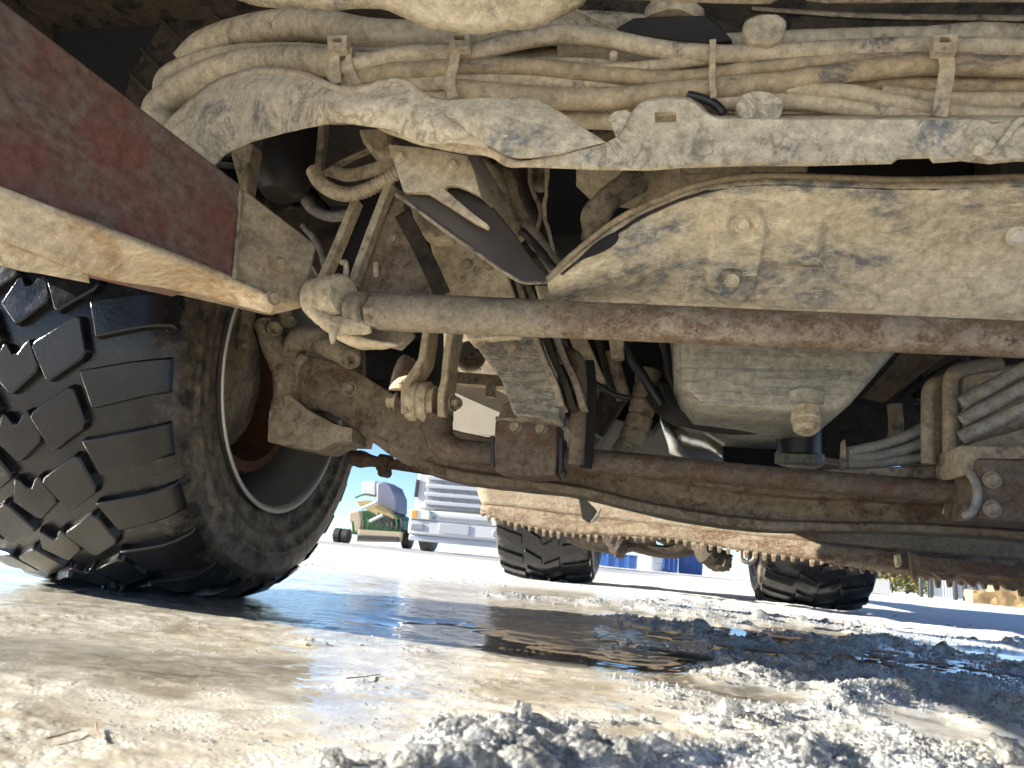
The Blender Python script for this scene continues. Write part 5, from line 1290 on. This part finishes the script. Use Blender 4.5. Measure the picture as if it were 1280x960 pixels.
for x0 in (0.18, 2.32):
    lathe('wheel', [(-0.15, 0.001), (-0.15, 0.30), (-0.13, 0.46), (0.13, 0.46), (0.15, 0.30), (0.15, 0.001)], WL[bt]+Vector((x0, 1.0, 0.46)), X1, DKP, bt, n=28)
# green and yellow farm machine
GN = plain('green_paint', (0.02, 0.09, 0.03), 0.4, 0, 0.2); YL = plain('yellow_hood', (0.40, 0.31, 0.14), 0.4, 0, 0.3); CRM = plain('cream_panel', (0.42, 0.35, 0.24), 0.6)
LAV = plain('lavender_cover', (0.15, 0.16, 0.23), 0.5, 0, 0.1); BLKM = plain('black_tyre_far', (0.02, 0.02, 0.02), 0.6)
fm = thing('farm_machine', gpt(432, 19.0), 'green and yellow farm machine with a blue purple cover', 'machine')
def fpx(x, y): return P(x, y, 19.0)
def fprism(name, pts, mat, dep, d=19.0, bev=0.02):
    return prism(name, pts, d, mat, fm, back=dep, bevel=bev)
fprism('body', [(438, 640), (470, 636), (490, 640), (504, 650), (504, 668), (440, 668)], GN, 1.0, 19.2)
fprism('hood', [(444, 626), (462, 625), (480, 634), (494, 648), (484, 652), (464, 640), (448, 632)], YL, 0.7, 18.9)
fprism('cover', [(470, 603), (480, 602), (490, 608), (496, 622), (496, 642), (484, 640), (470, 634)], LAV, 0.9, 19.4, 0.05)
fprism('cab_box', [(453, 602), (470, 601), (469, 620), (452, 619)], WH, 0.8, 19.5, 0.03)
fprism('panel', [(436, 640), (449, 638), (452, 652), (450, 664), (444, 666), (442, 652), (436, 652)], CRM, 0.2, 18.8, 0.03)
fprism('apron', [(448, 662), (502, 665), (500, 678), (445, 677)], CRM, 0.15, 18.6)
for x in (428, 438): 
    c = fpx(x, 675); lathe('wheel', [(-0.10, 0.001), (-0.10, 0.12), (-0.08, 0.19), (0.08, 0.19), (0.10, 0.12), (0.10, 0.001)], Vector((c.x, 18.7, 0.19)), X1, BLKM, fm, n=20)
lathe('wheel', [(-0.12, 0.001), (-0.12, 0.18), (-0.1, 0.26), (0.1, 0.26), (0.12, 0.18), (0.12, 0.001)], Vector((fpx(500, 675).x, 19.6, 0.26)), X1, BLKM, fm, n=20)
for a, b in (((452, 636), (470, 628)), ((462, 652), (478, 644))):
    tube('lever', [(a[0], a[1], 18.7), (b[0], b[1], 18.7)], 2.0, WH, fm, n=8)
for k in range(9):
    x = 450+6*k; tube('tine', [(x, 668, 18.75), (x+4, 658, 18.7), (x+3, 648, 18.75)], 1.1, GN if k % 2 else DKP, fm, n=6)
fprism('side_plate', [(470, 640), (486, 646), (500, 656), (498, 664), (474, 656)], DKP, 0.1, 18.85)
fprism('roller', [(446, 668), (498, 671), (498, 676), (446, 674)], DKP, 0.1, 18.5)
tube('guard_rail', [(444, 622, 18.8), (456, 618, 18.8), (470, 620, 18.8)], 1.2, GN, fm, n=6)
fprism('engine_cover', [(476, 648), (490, 650), (502, 654), (504, 662), (490, 660)], GN, 0.3, 18.9, 0.04)
# crates and a drum far behind between the rear tyres
BLU = plain('blue_plastic', (0.035, 0.11, 0.34), 0.4, 0, 0.1)
def crate(x0, x1, h, d, label):
    a = gpt(x0, d); b = gpt(x1, d)
    t = thing('container', a, label, 'container')
    w = b.x-a.x
    rbox('bin', t, (0, 0, 0), (w, 0.9, h*0.92), BLU, t, 0.02)
    rbox('lid', t, (-0.03, -0.03, h*0.92+.002), (w+0.03, 0.93, h), BLU, t, 0.02)
    for i in range(3): rbox('stiffener', t, (w*(0.2+0.28*i), -0.025, 0.02), (w*(0.26+0.28*i), -0.002, h*0.9), BLU, t, 0.005)
crate(750, 796, 0.42, 24, 'low blue container far behind, leftmost of the three')
crate(826, 848, 0.75, 24.2, 'blue container just right of the white drum')
crate(849, 879, 1.0, 24.6, 'tallest blue container, right of the others')
dr = thing('drum', gpt(815, 23.5), 'white drum standing beside the blue containers', 'drum')
lathe('shell', [(0, 0.001), (0, 0.33), (0.2, 0.335), (0.22, 0.35), (0.24, 0.335), (0.46, 0.335), (0.48, 0.35), (0.5, 0.335), (0.7, 0.33), (0.7, 0.001)], WL[dr], Z1, WH, dr, n=28)
lathe('drum_lid', [(0.702, 0.001), (0.702, 0.34), (0.74, 0.34), (0.74, 0.001)], WL[dr], Z1, WH, dr, n=28)
# fence, wall, sign, bales, hedge on the right
FP = plain('pale_fence_sheet', (0.62, 0.64, 0.66), 0.5, 0.1, 0.08); FPO = plain('dark_fence_post', (0.05, 0.055, 0.06), 0.6); CON = plain('pale_concrete', (0.5, 0.5, 0.5), 0.8)
DF = 20.0
fe = thing('fence', gpt(1150, DF), 'pale corrugated sheet fence with dark posts at the far right', 'fence')
px_ = [1150, 1162, 1192, 1204, 1217, 1232, 1254, 1276, 1300]
for i, x in enumerate(px_):
    p = gpt(x, DF); box('post', (p.x-0.04, DF-0.04, 0), (p.x+0.04, DF+0.04, 1.0 if i else 1.1), FPO, fe, 0.01)
for x0, x1 in zip(px_[1:], px_[2:]):
    a, b = gpt(x0, DF).x+0.045, gpt(x1, DF).x-0.045
    n = max(4, int((b-a)/0.06))
    vs, fs = [], []
    for i in range(2*n+1):
        x = a+(b-a)*i/(2*n); y = DF+0.011*(-1)**i
        vs += [Vector((x, y, 0.05)), Vector((x, y, 0.80+0.02*math.sin(x*3)))]
    for i in range(2*n): fs.append((2*i, 2*i+2, 2*i+3, 2*i+1))
    mk('sheet', vs, fs, FP, fe, smooth=False, solid=0.004)
sg = thing('sign', gpt(1152, DF-0.4), 'small red and orange sign on the fence', 'sign')
a, b = gpt(1152, DF-0.4).x, gpt(1164, DF-0.4).x
box('board', (a, DF-0.42, 0.45), (b, DF-0.38, 0.80), AMB, sg, 0.01); box('stripe', (a, DF-0.425, 0.68), (a+(b-a)*0.4, DF-0.421, 0.80), plain('sign_red', (0.55, 0.06, 0.06), 0.5), sg, 0.0)
box('sign_leg', (a+0.1, DF-0.41, 0), (a+0.13, DF-0.385, 0.45), FPO, sg, 0.005)
wa = box('low_wall', (gpt(1060, 22).x, 22, 0), (gpt(1112, 22).x, 22.2, 0.36), CON, None, 0.02)
tag(wa, 'low pale concrete wall beside the right rear tyre', 'wall')
ST = plain('straw', (0.42, 0.28, 0.13), 0.9, 0, 0.3, 8, 0.5)
for x, w, h, lb in ((1228, 0.9, 0.42, 'leftmost low straw heap in front of the fence'), (1258, 1.0, 0.62, 'middle straw bale in front of the fence'), (1284, 0.9, 0.55, 'right straw bale at the picture edge')):
    p = gpt(x, 17); v, f = box_geo((p.x-w/4, 17, 0), (p.x+w/4, 17.4, h*0.6))
    bm = bmesh.new(); vv = [bm.verts.new(q) for q in v]; [bm.faces.new([vv[i] for i in q]) for q in f]
    bmesh.ops.subdivide_edges(bm, edges=bm.edges[:], cuts=5, use_grid_fill=True)
    vs = [q.co.copy() for q in bm.verts]; bm.verts.index_update(); fs = [tuple(q.index for q in g.verts) for g in bm.faces]; bm.free()
    tag(mk('straw_bale', vs, fs, ST, None, jit=0.04, jsc=8), lb, 'straw bale', 'straw bales by the fence')
LF = plain('olive_leaves', (0.30, 0.27, 0.09), 0.7, 0, 0.35, 2); BK = plain('bark', (0.10, 0.075, 0.05), 0.9)
rng = random.Random(3)
for k, (x, lb) in enumerate(((1078, 'leftmost bush of the far hedge, beside the rear tyre'), (1096, 'second bush from the left in the far hedge'), (1114, 'third bush from the left in the far hedge'), (1132, 'fourth bush of the far hedge'), (1147, 'rightmost bush of the far hedge, next to the fence'))):
    p = gpt(x, 27)
    t = thing('bush', p, lb, 'bush', 'hedge bushes beyond the yard')
    vs, fs = sweep_geo([p, p+Vector((0.02, 0, 0.25)), p+Vector((0.0, 0, 0.5))], [0.03, 0.022, 0.01], circle(7)); mk('trunk', vs, fs, BK, t)
    vs, fs = [], []
    for i in range(900):
        u = Vector((rng.gauss(0, 0.24), rng.gauss(0, 0.22), rng.gauss(0, 0.22)))
        c = p+Vector((u.x, u.y, 0.42+u.z+0.1*math.sin(u.x*5+k)))
        if c.z < 0.05: c.z = 0.1
        a = Vector((rng.uniform(-1, 1), rng.uniform(-1, 1), rng.uniform(-1, 1))).normalized(); b = a.orthogonal().normalized()
        s = rng.uniform(0.02, 0.05); n = len(vs)
        vs += [c-a*s-b*s*.5, c+a*s-b*s*.5, c+a*s+b*s*.5, c-a*s+b*s*.5]; fs.append((n, n+1, n+2, n+3))
    mk('crown', vs, fs, LF, t, smooth=False)
# twigs frozen on the ice
TW = plain('brown_twig', (0.16, 0.08, 0.035), 0.7)
for pts, lb in (([(432, 853), (452, 851), (476, 847)], 'thin brown twig on the ice near the middle'), ([(58, 930), (74, 926), (98, 919)], 'brown twig on the ice at the lower left'), ([(118, 912), (120, 924), (124, 930)], 'short curled twig beside the longer lower left one')):
    q = [G(x, y)+Vector((0, 0, 0.004)) for x, y in pts]
    s = spline(q, 5); vs, fs = sweep_geo(s, [0.0008*(1-0.5*i/len(s)) for i in range(len(s))], circle(6))
    tag(mk('twig', vs, fs, TW, None, jit=0.001), lb, 'twig', 'twigs frozen on the ice')
